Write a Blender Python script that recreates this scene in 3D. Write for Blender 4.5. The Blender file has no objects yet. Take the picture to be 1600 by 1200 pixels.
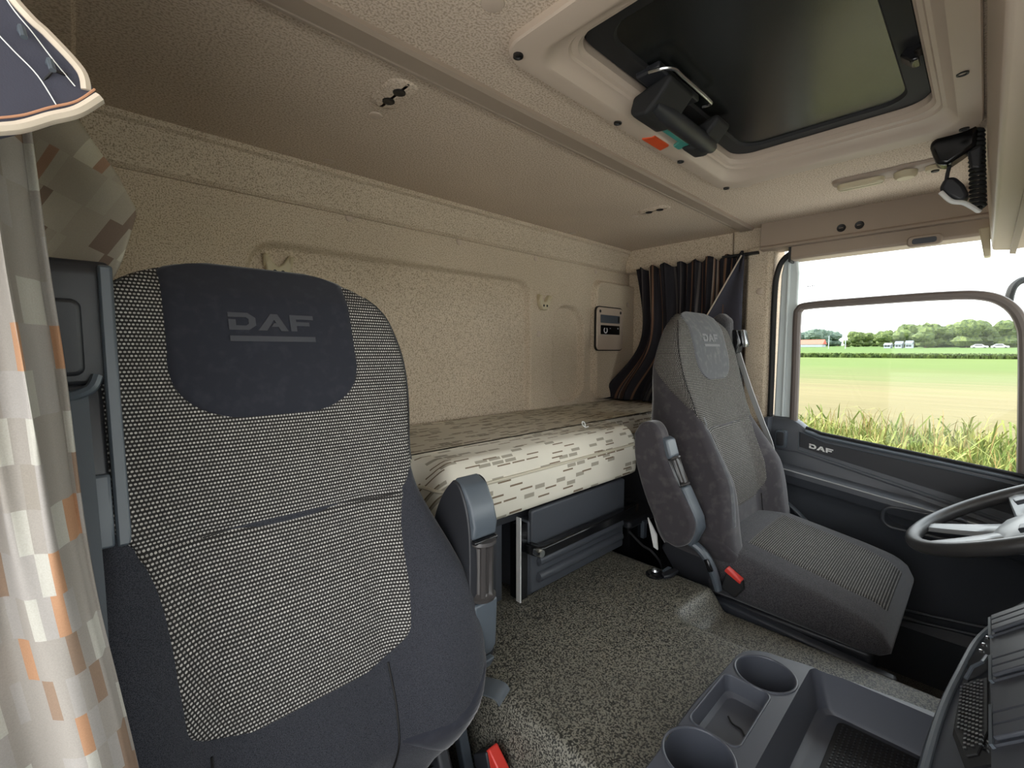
import bpy, bmesh, math, random
from mathutils import Vector, Matrix, noise
random.seed(7)
PI = math.pi
SC = bpy.context.scene
COL = SC.collection

# ------------------------------------------------------------------ camera, world, exposure
# cab coordinates: x across the cab (towards the driver), y towards the rear wall, z up, footwell floor z = 0
cam_d = bpy.data.cameras.new('camera')
cam = bpy.data.objects.new('camera', cam_d)
COL.objects.link(cam)
cam_d.sensor_fit = 'HORIZONTAL'
cam_d.sensor_width = 36.0
cam_d.lens = 36.0 * 709.2 / 1600.0
cam_d.clip_start = 0.02
cam_d.clip_end = 2000
cam.location = (-0.885, 0.0, 1.10)
_yaw, _pit = math.radians(46.21), math.radians(4.23)
_fw = Vector((math.cos(_yaw) * math.cos(_pit), math.sin(_yaw) * math.cos(_pit), -math.sin(_pit)))
cam.rotation_euler = _fw.to_track_quat('-Z', 'Y').to_euler()
SC.camera = cam

world = bpy.data.worlds.new('sky')
SC.world = world
world.use_nodes = True
wn = world.node_tree
wn.nodes.clear()
w_out = wn.nodes.new('ShaderNodeOutputWorld')
w_bg = wn.nodes.new('ShaderNodeBackground')
w_tc = wn.nodes.new('ShaderNodeTexCoord')
w_sep = wn.nodes.new('ShaderNodeSeparateXYZ')
w_ramp = wn.nodes.new('ShaderNodeValToRGB')
w_ramp.color_ramp.elements[0].position = 0.0
w_ramp.color_ramp.elements[0].color = (1.0, 1.0, 1.0, 1)
w_ramp.color_ramp.elements[1].position = 0.9
w_ramp.color_ramp.elements[1].color = (0.82, 0.90, 1.0, 1)
wn.links.new(w_tc.outputs['Generated'], w_sep.inputs[0])
wn.links.new(w_sep.outputs['Z'], w_ramp.inputs[0])
wn.links.new(w_ramp.outputs[0], w_bg.inputs['Color'])
w_bg.inputs['Strength'].default_value = 2.0
wn.links.new(w_bg.outputs[0], w_out.inputs[0])

sun_d = bpy.data.lights.new('sun', 'SUN'); sun_d.energy = 4.5; sun_d.angle = math.radians(6); sun_d.color = (1, .96, .90)
sun = bpy.data.objects.new('sun', sun_d); COL.objects.link(sun)
sun.rotation_euler = Vector((.06, -.72, -.69)).to_track_quat('-Z', 'Y').to_euler()   # high sun behind the cab, hazy

SC.view_settings.view_transform = 'Standard'
SC.view_settings.look = 'None'
SC.view_settings.exposure = 1.2
SC.view_settings.gamma = 1.0
SC.view_settings.use_curve_mapping = False


# ------------------------------------------------------------------ mesh helpers
class B:
    def __init__(self):
        self.v = []; self.f = []; self.uv = []

    def add(self, p, uv=(0, 0)):
        self.v.append(tuple(p)); self.uv.append(uv)
        return len(self.v) - 1

    def box(self, x0, x1, y0, y1, z0, z1):
        i = len(self.v)
        for z in (z0, z1):
            for x, y in ((x0, y0), (x1, y0), (x1, y1), (x0, y1)):
                self.add((x, y, z), (x, y + z))
        self.f += [(i, i+3, i+2, i+1), (i+4, i+5, i+6, i+7), (i, i+1, i+5, i+4), (i+1, i+2, i+6, i+5), (i+2, i+3, i+7, i+6), (i+3, i, i+4, i+7)]
        return self

    def prism(self, poly, axis, a, b):
        """extrude a 2D outline along an axis; axis x: (y,z), y: (x,z), z: (x,y)"""
        def P(p, t):
            return {'x': (t, p[0], p[1]), 'y': (p[0], t, p[1]), 'z': (p[0], p[1], t)}[axis]
        i = len(self.v); n = len(poly)
        for t in (a, b):
            for p in poly:
                self.add(P(p, t), (p[0], p[1]))
        self.f.append(tuple(range(i, i + n)))
        self.f.append(tuple(range(i + 2*n - 1, i + n - 1, -1)))
        for k in range(n):
            l = (k + 1) % n
            self.f.append((i + k, i + n + k, i + n + l, i + l))
        return self

    def grid(self, fn, nu, nv, closed=False):
        i = len(self.v)
        for a in range(nu + (0 if closed else 1)):
            for b in range(nv + 1):
                r = fn(a / nu, b / nv)
                if len(r) == 2 and hasattr(r[0], '__len__'):
                    self.add(r[0], r[1])
                else:
                    self.add(r, (a / nu, b / nv))
        m = nv + 1; na = nu
        for a in range(na):
            a2 = (a + 1) % nu if closed else a + 1
            for b in range(nv):
                self.f.append((i + a*m + b, i + a2*m + b, i + a2*m + b + 1, i + a*m + b + 1))
        return self

    def loft(self, rings, closed=True, cap=True, uvs=None):
        i = len(self.v); n = len(rings[0])
        for k, r in enumerate(rings):
            for j, p in enumerate(r):
                self.add(p, uvs[k][j] if uvs else (j / n, k / len(rings)))
        for k in range(len(rings) - 1):
            for j in range(n if closed else n - 1):
                l = (j + 1) % n
                self.f.append((i + k*n + j, i + k*n + l, i + (k+1)*n + l, i + (k+1)*n + j))
        if cap and closed:
            self.f.append(tuple(range(i + n - 1, i - 1, -1)))
            e = i + (len(rings) - 1) * n
            self.f.append(tuple(range(e, e + n)))
        return self

    def tube(self, path, r, n=10, closed=False, flat=1.0, up=None):
        path = [Vector(p) for p in path]
        rings = []
        prev = None
        N = len(path)
        for k, p in enumerate(path):
            if closed:
                t = path[(k + 1) % N] - path[k - 1]
            else:
                t = path[min(k + 1, N - 1)] - path[max(k - 1, 0)]
            t.normalize()
            if prev is None:
                ref = Vector(up) if up else (Vector((0, 0, 1)) if abs(t.z) < .9 else Vector((1, 0, 0)))
                a = t.cross(ref).normalized()
            else:
                a = (prev - t * prev.dot(t)).normalized()
            prev = a
            b = t.cross(a)
            rr = r(k / (N - 1)) if callable(r) else r
            rings.append([p + a * (rr * math.cos(2*PI*j/n)) + b * (rr * flat * math.sin(2*PI*j/n)) for j in range(n)])
        if closed:
            rings.append(rings[0])
            return self.loft(rings, cap=False)
        return self.loft(rings)

    def lathe(self, prof, c, axis='z', n=24, cap=True):
        rings = []
        for r, h in prof:
            ring = []
            for j in range(n):
                a = 2*PI*j/n
                q = {'z': (r*math.cos(a), r*math.sin(a), h), 'y': (r*math.cos(a), h, r*math.sin(a)), 'x': (h, r*math.cos(a), r*math.sin(a))}[axis]
                ring.append((c[0]+q[0], c[1]+q[1], c[2]+q[2]))
            rings.append(ring)
        return self.loft(rings, cap=cap)

    def ribbon(self, path, w, side, t=.0015):
        """flat strap: path of points, width w along the vector(s) side, thickness t"""
        rings = []
        path = [Vector(p) for p in path]
        for k, p in enumerate(path):
            s = Vector(side[k] if isinstance(side, list) else side).normalized()
            tg = (path[min(k+1, len(path)-1)] - path[max(k-1, 0)]).normalized()
            nn = tg.cross(s).normalized()
            rings.append([p - s*w/2 - nn*t, p + s*w/2 - nn*t, p + s*w/2 + nn*t, p - s*w/2 + nn*t])
        return self.loft(rings)


OFF = {}


def obj(name, b, mat, parent=None, smooth=True, bevel=0, seg=2, angle=35, solid=0, flip=False):
    off = Vector((0, 0, 0))
    if parent is not None:
        off = OFF[parent.name]
    me = bpy.data.meshes.new(name)
    me.from_pydata([(v[0]-off.x, v[1]-off.y, v[2]-off.z) for v in b.v], [], b.f)
    uvl = me.uv_layers.new(name='UVMap')
    vi = [0] * len(me.loops)
    me.loops.foreach_get('vertex_index', vi)
    flat = [c for i in vi for c in b.uv[i]]
    uvl.data.foreach_set('uv', flat)
    bm = bmesh.new(); bm.from_mesh(me)
    bmesh.ops.recalc_face_normals(bm, faces=bm.faces)
    if flip:
        bmesh.ops.reverse_faces(bm, faces=bm.faces)
    bm.to_mesh(me); bm.free()
    if smooth:
        me.polygons.foreach_set('use_smooth', [True] * len(me.polygons))
        me.set_sharp_from_angle(angle=math.radians(angle))
    me.materials.append(mat)
    o = bpy.data.objects.new(name, me)
    COL.objects.link(o)
    if parent is not None:
        o.parent = parent
    OFF[o.name] = off
    if bevel:
        m = o.modifiers.new('bevel', 'BEVEL')
        m.width = bevel; m.segments = seg; m.limit_method = 'ANGLE'; m.angle_limit = math.radians(30)
    if solid:
        m = o.modifiers.new('solid', 'SOLIDIFY'); m.thickness = solid; m.offset = 0
    return o


def thing(name, loc, label, cat, group=None):
    o = bpy.data.objects.new(name, None)
    o.empty_display_size = .05
    o.location = loc
    COL.objects.link(o)
    OFF[o.name] = Vector(loc)
    return tag(o, label, cat, group)


def tag(o, label, cat, group=None):
    o['label'] = label; o['category'] = cat
    if group: o['group'] = group
    return o


def struct(o, label=None):
    o['kind'] = 'structure'
    if label: o['label'] = label
    return o


def dup(o, loc, parent=None):
    c = o.copy(); COL.objects.link(c)
    c.location = loc
    if parent is not None: c.parent = parent
    return c


def sstep(a, b, x):
    t = min(1, max(0, (x - a) / (b - a))) if a != b else float(x > a)
    return t * t * (3 - 2 * t)


def interp(tab, x):
    if x <= tab[0][0]: return tab[0][1]
    for (x0, y0), (x1, y1) in zip(tab, tab[1:]):
        if x <= x1:
            return y0 + (y1 - y0) * (x - x0) / (x1 - x0)
    return tab[-1][1]


def sinterp(tab, x):
    """smooth (Catmull-Rom) table lookup"""
    xs = [t[0] for t in tab]; ys = [t[1] for t in tab]
    if x <= xs[0]: return ys[0]
    if x >= xs[-1]: return ys[-1]
    k = max(i for i in range(len(xs) - 1) if xs[i] <= x)
    h = xs[k+1] - xs[k]; t = (x - xs[k]) / h
    m0 = (ys[k+1]-ys[k-1])/(xs[k+1]-xs[k-1])*h if k > 0 else ys[k+1]-ys[k]
    m1 = (ys[k+2]-ys[k])/(xs[k+2]-xs[k])*h if k + 2 < len(xs) else ys[k+1]-ys[k]
    return (2*t**3-3*t*t+1)*ys[k] + (t**3-2*t*t+t)*m0 + (-2*t**3+3*t*t)*ys[k+1] + (t**3-t*t)*m1


def spline(pts, n):
    """dense Catmull-Rom curve through points"""
    pts = [Vector(p) for p in pts]; out = []
    for k in range(len(pts) - 1):
        p0 = pts[max(k-1, 0)]; p1 = pts[k]; p2 = pts[k+1]; p3 = pts[min(k+2, len(pts)-1)]
        for j in range(n):
            t = j / n
            out.append(.5*((2*p1) + (p2-p0)*t + (2*p0-5*p1+4*p2-p3)*t*t + (3*p1-p0-3*p2+p3)*t**3))
    out.append(pts[-1])
    return out


def rrect(x0, x1, y0, y1, r, n=6):
    out = []
    for cx, cy, a0 in ((x1-r, y1-r, 0), (x0+r, y1-r, 90), (x0+r, y0+r, 180), (x1-r, y0+r, 270)):
        for k in range(n + 1):
            a = math.radians(a0 + 90*k/n)
            out.append((cx + r*math.cos(a), cy + r*math.sin(a)))
    return out


def sdrr(x, y, x0, x1, y0, y1, r):
    """signed distance to a rounded rectangle, negative inside"""
    qx = abs(x - (x0+x1)/2) - (x1-x0)/2 + r
    qy = abs(y - (y0+y1)/2) - (y1-y0)/2 + r
    return math.hypot(max(qx, 0), max(qy, 0)) + min(max(qx, qy), 0) - r


# ------------------------------------------------------------------ materials
def lin(c):
    return tuple(((x/255)/12.92 if x/255 <= .04045 else ((x/255+.055)/1.055)**2.4) for x in c) + (1,)


def mat(name, col, rough=.6, metal=0.0, spec=.5, bump=None, speck=None, coat=0, sheen=0):
    """bump=(scale, strength, distance); speck=(scale, other colour, low, high): noise that mixes in another colour"""
    m = bpy.data.materials.new(name); m.use_nodes = True
    nt = m.node_tree; N = nt.nodes; L = nt.links
    p = N['Principled BSDF']
    p.inputs['Base Color'].default_value = lin(col)
    p.inputs['Roughness'].default_value = rough
    p.inputs['Metallic'].default_value = metal
    p.inputs['Specular IOR Level'].default_value = spec
    if sheen: p.inputs['Sheen Weight'].default_value = sheen; p.inputs['Sheen Roughness'].default_value = .4
    if coat: p.inputs['Coat Weight'].default_value = coat
    tc = N.new('ShaderNodeTexCoord')
    if speck:
        ns = N.new('ShaderNodeTexNoise'); ns.inputs['Scale'].default_value = speck[0]; ns.inputs['Detail'].default_value = 3
        L.new(tc.outputs['Object'], ns.inputs['Vector'])
        mr = N.new('ShaderNodeMapRange'); mr.inputs['From Min'].default_value = speck[2]; mr.inputs['From Max'].default_value = speck[3]
        L.new(ns.outputs['Fac'], mr.inputs['Value'])
        mx = N.new('ShaderNodeMix'); mx.data_type = 'RGBA'
        mx.inputs['A'].default_value = lin(col); mx.inputs['B'].default_value = lin(speck[1])
        L.new(mr.outputs[0], mx.inputs['Factor'])
        big = N.new('ShaderNodeTexNoise'); big.inputs['Scale'].default_value = 3.5; big.inputs['Detail'].default_value = 4
        L.new(tc.outputs['Object'], big.inputs['Vector'])
        hs = N.new('ShaderNodeHueSaturation')
        mr2 = N.new('ShaderNodeMapRange'); mr2.inputs['To Min'].default_value = .88; mr2.inputs['To Max'].default_value = 1.12
        L.new(big.outputs['Fac'], mr2.inputs['Value']); L.new(mr2.outputs[0], hs.inputs['Value'])
        L.new(mx.outputs['Result'], hs.inputs['Color'])
        L.new(hs.outputs[0], p.inputs['Base Color'])
    if bump:
        nb = N.new('ShaderNodeTexNoise'); nb.inputs['Scale'].default_value = bump[0]; nb.inputs['Detail'].default_value = 2
        L.new(tc.outputs['Object'], nb.inputs['Vector'])
        bp = N.new('ShaderNodeBump'); bp.inputs['Strength'].default_value = bump[1]; bp.inputs['Distance'].default_value = bump[2]
        L.new(nb.outputs['Fac'], bp.inputs['Height'])
        L.new(bp.outputs[0], p.inputs['Normal'])
    return m


class NT:
    """small arithmetic node helper"""
    def __init__(self, m):
        self.N = m.node_tree.nodes; self.L = m.node_tree.links

    def op(self, o, a, b=None, c=None):
        n = self.N.new('ShaderNodeMath'); n.operation = o
        for k, x in enumerate((a, b, c)):
            if x is None: continue
            if isinstance(x, (int, float)): n.inputs[k].default_value = x
            else: self.L.new(x, n.inputs[k])
        return n.outputs[0]


def weave_mat(name, dark, lightc, p=.0042, q=.0052):
    """woven seat cloth: rows of pale dashes on a dark ground, alternate rows shifted, from metric UV"""
    m = bpy.data.materials.new(name); m.use_nodes = True
    h = NT(m); N = h.N; L = h.L
    pr = N['Principled BSDF']; pr.inputs['Roughness'].default_value = .85
    pr.inputs['Specular IOR Level'].default_value = .25
    uv = N.new('ShaderNodeUVMap'); sp = N.new('ShaderNodeSeparateXYZ'); L.new(uv.outputs[0], sp.inputs[0])
    v = h.op('DIVIDE', sp.outputs['Y'], q)
    row = h.op('FLOOR', v)
    u = h.op('ADD', h.op('DIVIDE', sp.outputs['X'], p), h.op('MULTIPLY', h.op('MODULO', row, 2.0), .5))
    du = h.op('ABSOLUTE', h.op('SUBTRACT', h.op('FRACT', u), .5))
    dv = h.op('ABSOLUTE', h.op('SUBTRACT', h.op('FRACT', v), .5))
    e = h.op('ADD', h.op('POWER', h.op('DIVIDE', du, .36), 2.0), h.op('POWER', h.op('DIVIDE', dv, .27), 2.0))
    mr = N.new('ShaderNodeMapRange'); mr.inputs['From Min'].default_value = 1.25; mr.inputs['From Max'].default_value = .6
    L.new(e, mr.inputs['Value'])
    wn_ = N.new('ShaderNodeTexWhiteNoise'); wn_.noise_dimensions = '2D'
    cb = N.new('ShaderNodeCombineXYZ'); L.new(h.op('FLOOR', u), cb.inputs[0]); L.new(row, cb.inputs[1]); L.new(cb.outputs[0], wn_.inputs['Vector'])
    f = h.op('MULTIPLY', mr.outputs[0], h.op('ADD', h.op('MULTIPLY', wn_.outputs['Value'], .4), .6))
    mx = N.new('ShaderNodeMix'); mx.data_type = 'RGBA'
    mx.inputs['A'].default_value = lin(dark); mx.inputs['B'].default_value = lin(lightc)
    L.new(f, mx.inputs['Factor']); L.new(mx.outputs['Result'], pr.inputs['Base Color'])
    bp = N.new('ShaderNodeBump'); bp.inputs['Strength'].default_value = .5; bp.inputs['Distance'].default_value = .0012
    L.new(mr.outputs[0], bp.inputs['Height']); L.new(bp.outputs[0], pr.inputs['Normal'])
    return m


def dash_mat(name, cols, cw, ch, rough=.9, rot=0.0):
    """printed cloth: a staggered field of small rectangles. cols = [(upto, colour), ...] chosen by a hash of the cell"""
    m = bpy.data.materials.new(name); m.use_nodes = True
    h = NT(m); N = h.N; L = h.L
    pr = N['Principled BSDF']; pr.inputs['Roughness'].default_value = rough; pr.inputs['Specular IOR Level'].default_value = .2
    uv = N.new('ShaderNodeUVMap')
    mp = N.new('ShaderNodeMapping'); mp.inputs['Rotation'].default_value = (0, 0, rot)
    L.new(uv.outputs[0], mp.inputs[0])
    sp = N.new('ShaderNodeSeparateXYZ'); L.new(mp.outputs[0], sp.inputs[0])
    row = h.op('FLOOR', h.op('DIVIDE', sp.outputs['Y'], ch))
    w1 = N.new('ShaderNodeTexWhiteNoise'); w1.noise_dimensions = '1D'; L.new(row, w1.inputs['W'])
    col = h.op('FLOOR', h.op('ADD', h.op('DIVIDE', sp.outputs['X'], cw), w1.outputs['Value']))
    cb = N.new('ShaderNodeCombineXYZ'); L.new(col, cb.inputs[0]); L.new(row, cb.inputs[1])
    w2 = N.new('ShaderNodeTexWhiteNoise'); w2.noise_dimensions = '2D'; L.new(cb.outputs[0], w2.inputs['Vector'])
    rp = N.new('ShaderNodeValToRGB'); rp.color_ramp.interpolation = 'CONSTANT'
    els = rp.color_ramp.elements
    pos = 0.0
    for k, (upto, c) in enumerate(cols):
        e = els[k] if k < 2 else els.new(pos)
        e.position = pos; e.color = lin(c)
        pos = upto
    L.new(w2.outputs['Value'], rp.inputs[0])
    tc = N.new('ShaderNodeTexCoord'); ns = N.new('ShaderNodeTexNoise'); ns.inputs['Scale'].default_value = 900
    L.new(tc.outputs['Object'], ns.inputs['Vector'])
    hs = N.new('ShaderNodeHueSaturation'); mr = N.new('ShaderNodeMapRange'); mr.inputs['To Min'].default_value = .85; mr.inputs['To Max'].default_value = 1.15
    L.new(ns.outputs['Fac'], mr.inputs['Value']); L.new(mr.outputs[0], hs.inputs['Value']); L.new(rp.outputs[0], hs.inputs['Color'])
    L.new(hs.outputs[0], pr.inputs['Base Color'])
    return m


def stripe_mat(name):
    """dark curtain cloth with thin brown and grey vertical stripes"""
    m = bpy.data.materials.new(name); m.use_nodes = True
    h = NT(m); N = h.N; L = h.L
    pr = N['Principled BSDF']; pr.inputs['Roughness'].default_value = .9; pr.inputs['Specular IOR Level'].default_value = .2
    uv = N.new('ShaderNodeUVMap'); sp = N.new('ShaderNodeSeparateXYZ'); L.new(uv.outputs[0], sp.inputs[0])
    c = h.op('FLOOR', h.op('DIVIDE', sp.outputs['X'], .015))
    w = N.new('ShaderNodeTexWhiteNoise'); w.noise_dimensions = '1D'; L.new(c, w.inputs['W'])
    rp = N.new('ShaderNodeValToRGB'); rp.color_ramp.interpolation = 'CONSTANT'
    e = rp.color_ramp.elements
    e[0].position = 0; e[0].color = lin((40, 38, 42))
    e[1].position = .70; e[1].color = lin((104, 78, 62))
    x = e.new(.84); x.color = lin((86, 80, 78))
    x = e.new(.94); x.color = lin((150, 135, 122))
    L.new(w.outputs['Value'], rp.inputs[0]); L.new(rp.outputs[0], pr.inputs['Base Color'])
    return m


M = {}
M['liner'] = mat('grained_beige_liner', (206, 190, 168), .8, spec=.25, bump=(330, .45, .002), speck=(330, (150, 134, 113), .48, .64))
M['ceiling'] = mat('grained_ceiling_liner', (208, 191, 172), .85, spec=.2, bump=(260, .4, .002), speck=(260, (170, 152, 133), .45, .62))
M['beige'] = mat('beige_plastic', (188, 171, 154), .5, bump=(700, .08, .001))
M['beige_dark'] = mat('brown_beige_plastic', (152, 136, 121), .55, bump=(700, .08, .001))
M['floor'] = mat('grained_rubber_floor', (126, 123, 111), .42, bump=(330, .8, .0015), speck=(330, (46, 45, 41), .45, .55))
M['black'] = mat('black_plastic', (41, 42, 46), .45, bump=(900, .12, .0006))
M['black_gloss'] = mat('gloss_black_plastic', (18, 18, 20), .22)
M['hatch_panel'] = mat('dark_hatch_panel', (22, 25, 24), .24, spec=.8, bump=(500, .15, .0006))
M['door'] = mat('dark_door_plastic', (69, 72, 78), .42, bump=(800, .18, .0008))
M['grey_plastic'] = mat('blue_grey_plastic', (78, 85, 92), .36, bump=(700, .1, .0006))
M['dash'] = mat('dark_dash_plastic', (58, 61, 68), .45, bump=(900, .15, .0006))
M['console'] = mat('console_plastic', (74, 77, 85), .42, bump=(1000, .12, .0005))
M['rubber'] = mat('black_rubber', (26, 26, 27), .7)
M['seat_cloth'] = mat('dark_seat_cloth', (64, 65, 71), .95, spec=.15, bump=(1500, .5, .0006), speck=(1300, (34, 35, 40), .42, .6), sheen=.25)
M['seat_velour'] = mat('dark_velour', (46, 47, 54), .95, spec=.1, bump=(900, .2, .0005), speck=(60, (54, 55, 62), .5, .8), sheen=.35)
M['worn_cloth'] = mat('dusty_seat_cloth', (84, 82, 84), .95, spec=.1, bump=(1500, .5, .0006), speck=(700, (50, 50, 53), .42, .6), sheen=.3)
M['worn_velour'] = mat('dusty_velour', (64, 61, 64), .95, spec=.1, bump=(900, .2, .0005), speck=(40, (84, 80, 80), .5, .8), sheen=.4)
M['dust_grey'] = mat('worn_grey_velour', (90, 91, 94), .95, spec=.1, bump=(900, .2, .0005), speck=(50, (112, 112, 111), .5, .8), sheen=.2)
M['weave'] = weave_mat('woven_seat_cloth', (42, 40, 39), (196, 192, 186))
M['weave_worn'] = weave_mat('worn_woven_seat_cloth', (52, 50, 48), (158, 154, 148))
M['emblem'] = mat('embossed_emblem', (60, 61, 67), .7)
M['emblem_worn'] = mat('worn_embossed_emblem', (116, 116, 117), .7)


def mattress_mat():
    m = bpy.data.materials.new('printed_mattress_cloth'); m.use_nodes = True
    h = NT(m); N = h.N; L = h.L
    pr = N['Principled BSDF']; pr.inputs['Roughness'].default_value = .9; pr.inputs['Specular IOR Level'].default_value = .15
    uv = N.new('ShaderNodeUVMap'); sp = N.new('ShaderNodeSeparateXYZ'); L.new(uv.outputs[0], sp.inputs[0])
    prev = None

    def layer(cw, ch, seed, thr, thin, col, prev):
        v = h.op('ADD', h.op('DIVIDE', sp.outputs['Y'], ch), seed)
        row = h.op('FLOOR', v)
        w1 = N.new('ShaderNodeTexWhiteNoise'); w1.noise_dimensions = '1D'; L.new(row, w1.inputs['W'])
        u = h.op('ADD', h.op('DIVIDE', sp.outputs['X'], cw), h.op('MULTIPLY', w1.outputs['Value'], 7.0))
        cb = N.new('ShaderNodeCombineXYZ'); L.new(h.op('FLOOR', u), cb.inputs[0]); L.new(row, cb.inputs[1])
        w2 = N.new('ShaderNodeTexWhiteNoise'); w2.noise_dimensions = '2D'; L.new(cb.outputs[0], w2.inputs['Vector'])
        f = h.op('MULTIPLY', h.op('GREATER_THAN', w2.outputs['Value'], thr), h.op('LESS_THAN', h.op('FRACT', v), thin))
        f = h.op('MULTIPLY', f, h.op('LESS_THAN', h.op('FRACT', u), .86))
        mx = N.new('ShaderNodeMix'); mx.data_type = 'RGBA'; mx.inputs['B'].default_value = lin(col)
        if prev is None: mx.inputs['A'].default_value = lin((217, 211, 196))
        else: L.new(prev, mx.inputs['A'])
        L.new(f, mx.inputs['Factor'])
        return mx.outputs['Result']
    c = layer(.042, .0165, 0.0, .74, .66, (160, 153, 138), None)
    c = layer(.050, .0165, 31.5, .74, .27, (124, 108, 90), c)
    tc = N.new('ShaderNodeTexCoord'); ns = N.new('ShaderNodeTexNoise'); ns.inputs['Scale'].default_value = 5; ns.inputs['Detail'].default_value = 5
    L.new(tc.outputs['Object'], ns.inputs['Vector'])
    hs = N.new('ShaderNodeHueSaturation'); mr = N.new('ShaderNodeMapRange'); mr.inputs['To Min'].default_value = .84; mr.inputs['To Max'].default_value = 1.12
    L.new(ns.outputs['Fac'], mr.inputs['Value']); L.new(mr.outputs[0], hs.inputs['Value']); L.new(c, hs.inputs['Color']); L.new(hs.outputs[0], pr.inputs['Base Color'])
    return m


M['mattress'] = mattress_mat()
M['piping'] = mat('cream_piping', (196, 188, 168), .9)
M['curtain'] = dash_mat('printed_curtain_cloth', [(.48, (140, 134, 127)), (.74, (146, 141, 136)), (.86, (166, 163, 154)), (.91, (128, 108, 92)), (.96, (160, 122, 94)), (1, (134, 127, 118))], .0064, .035)
M['curtain_tilt'] = dash_mat('printed_curtain_cloth_tilted', [(.55, (166, 158, 144)), (.78, (172, 165, 151)), (.88, (192, 187, 170)), (.96, (128, 112, 101)), (1, (160, 130, 110))], .012, .052, rot=.55)
M['curtain_dark'] = stripe_mat('striped_dark_curtain')
M['lining'] = mat('dark_curtain_lining', (66, 66, 76), .9, spec=.2, bump=(1200, .2, .0005))
M['hem'] = mat('cream_hem', (200, 186, 168), .9)
M['hem_orange'] = mat('brown_hem_stitching', (176, 128, 98), .9)
M['white'] = mat('white_plastic', (228, 228, 224), .5)
M['paint'] = mat('white_body_paint', (206, 214, 214), .35)
M['red'] = mat('red_buckle_plastic', (214, 62, 52), .35)
M['orange'] = mat('orange_sticker', (206, 78, 34), .5)
M['teal'] = mat('teal_plastic', (70, 150, 138), .35)
M['chrome'] = mat('bright_metal', (200, 202, 204), .22, metal=1)
M['strap'] = mat('belt_webbing', (78, 84, 90), .6, bump=(1200, .3, .0006))
M['strap_and_highlight'] = mat('pale_webbing_and_highlight', (176, 176, 174), .5, bump=(1200, .3, .0006))  # driver belt, and the highlight drawn along the door ledge
M['wheel'] = mat('steering_wheel_grip', (58, 57, 57), .38)
M['wheel_grey'] = mat('steering_wheel_grey', (150, 154, 156), .35)
M['roller'] = mat('dark_roller_plastic', (58, 55, 54), .32)
M['bar'] = mat('dark_window_bar', (98, 88, 83), .5)
M['cream'] = mat('cream_plastic', (196, 184, 154), .5)
M['dark_hole'] = mat('dark_screw', (20, 18, 17), .5)
M['red_tile'] = mat('red_roof', (196, 92, 74), .8)
M['wall_pale'] = mat('pale_building_wall', (176, 184, 192), .8)
M['bark'] = mat('bark', (86, 74, 60), .9)
M['car'] = mat('white_car_paint', (236, 238, 240), .3)


def glass_mat():
    m = bpy.data.materials.new('window_glass'); m.use_nodes = True
    N = m.node_tree.nodes; L = m.node_tree.links
    N.clear()
    o = N.new('ShaderNodeOutputMaterial'); t = N.new('ShaderNodeBsdfTransparent'); g = N.new('ShaderNodeBsdfGlossy'); mx = N.new('ShaderNodeMixShader')
    t.inputs[0].default_value = (.96, .98, .97, 1); g.inputs['Roughness'].default_value = .02
    mx.inputs[0].default_value = .012
    L.new(t.outputs[0], mx.inputs[1]); L.new(g.outputs[0], mx.inputs[2]); L.new(mx.outputs[0], o.inputs[0])
    return m


M['glass'] = glass_mat()

# ------------------------------------------------------------------ the cab shell
def rear_y(x, z):
    y = 1.33
    y += .032 * sstep(.008, -.008, sdrr(x, z, -.55, .495, .55, 1.385, .07))
    y += .034 * sstep(.005, -.005, sdrr(x, z, .645, .862, .868, 1.30, .09))
    y -= .030 * sstep(.006, -.006, sdrr(x, z, .925, 1.45, .862, 1.435, .05))
    return y


b = B()
b.grid(lambda a, c: (-1.25 + 2.51*a, rear_y(-1.25 + 2.51*a, .30 + 1.31*c), .30 + 1.31*c), 520, 240)
wall_rear = struct(obj('wall_rear', b, M['liner'], angle=80), 'beige grained rear wall panel with pressed recesses')
b = B(); b.box(-1.25, 1.30, 1.40, 1.44, 0, 1.70)
obj('outer_skin', b, M['beige_dark'], wall_rear)
cap0 = None


def screw_cap(pos, axis, parent, r=.012, m='beige', h=.004):
    bb = B(); s = -1 if axis in 'xyz' else 1
    bb.lathe([(0.0005, -h), (r*.6, -h*.95), (r*.92, -h*.6), (r, 0), (r, h)], pos, axis, 18)
    return obj('screw_cap', bb, M[m], parent)


for q in ((.549, 1.17), (1.192, 1.335), (1.204, .98)):
    screw_cap((q[0], rear_y(q[0], q[1]), q[1]), 'y', wall_rear, .013)
for q in ((-.28, 1.492), (.126, 1.488), (.528, 1.484), (.95, 1.48)):
    screw_cap((q[0], rear_y(q[0], q[1]), q[1]), 'y', wall_rear, .011)

prof = [(1.272, 1.605), (1.272, 1.588), (1.283, 1.583), (1.296, 1.545), (1.312, 1.505), (1.322, 1.497), (1.345, 1.497)]
b = B(); b.loft([[(x, y, z) for y, z in prof] for x in (-1.25, -.6, 0, .6, 1.20, 1.245)], closed=False)
struct(obj('trim_1', b, M['liner'], angle=25), 'beige cove strip along the top of the rear wall')

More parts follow.
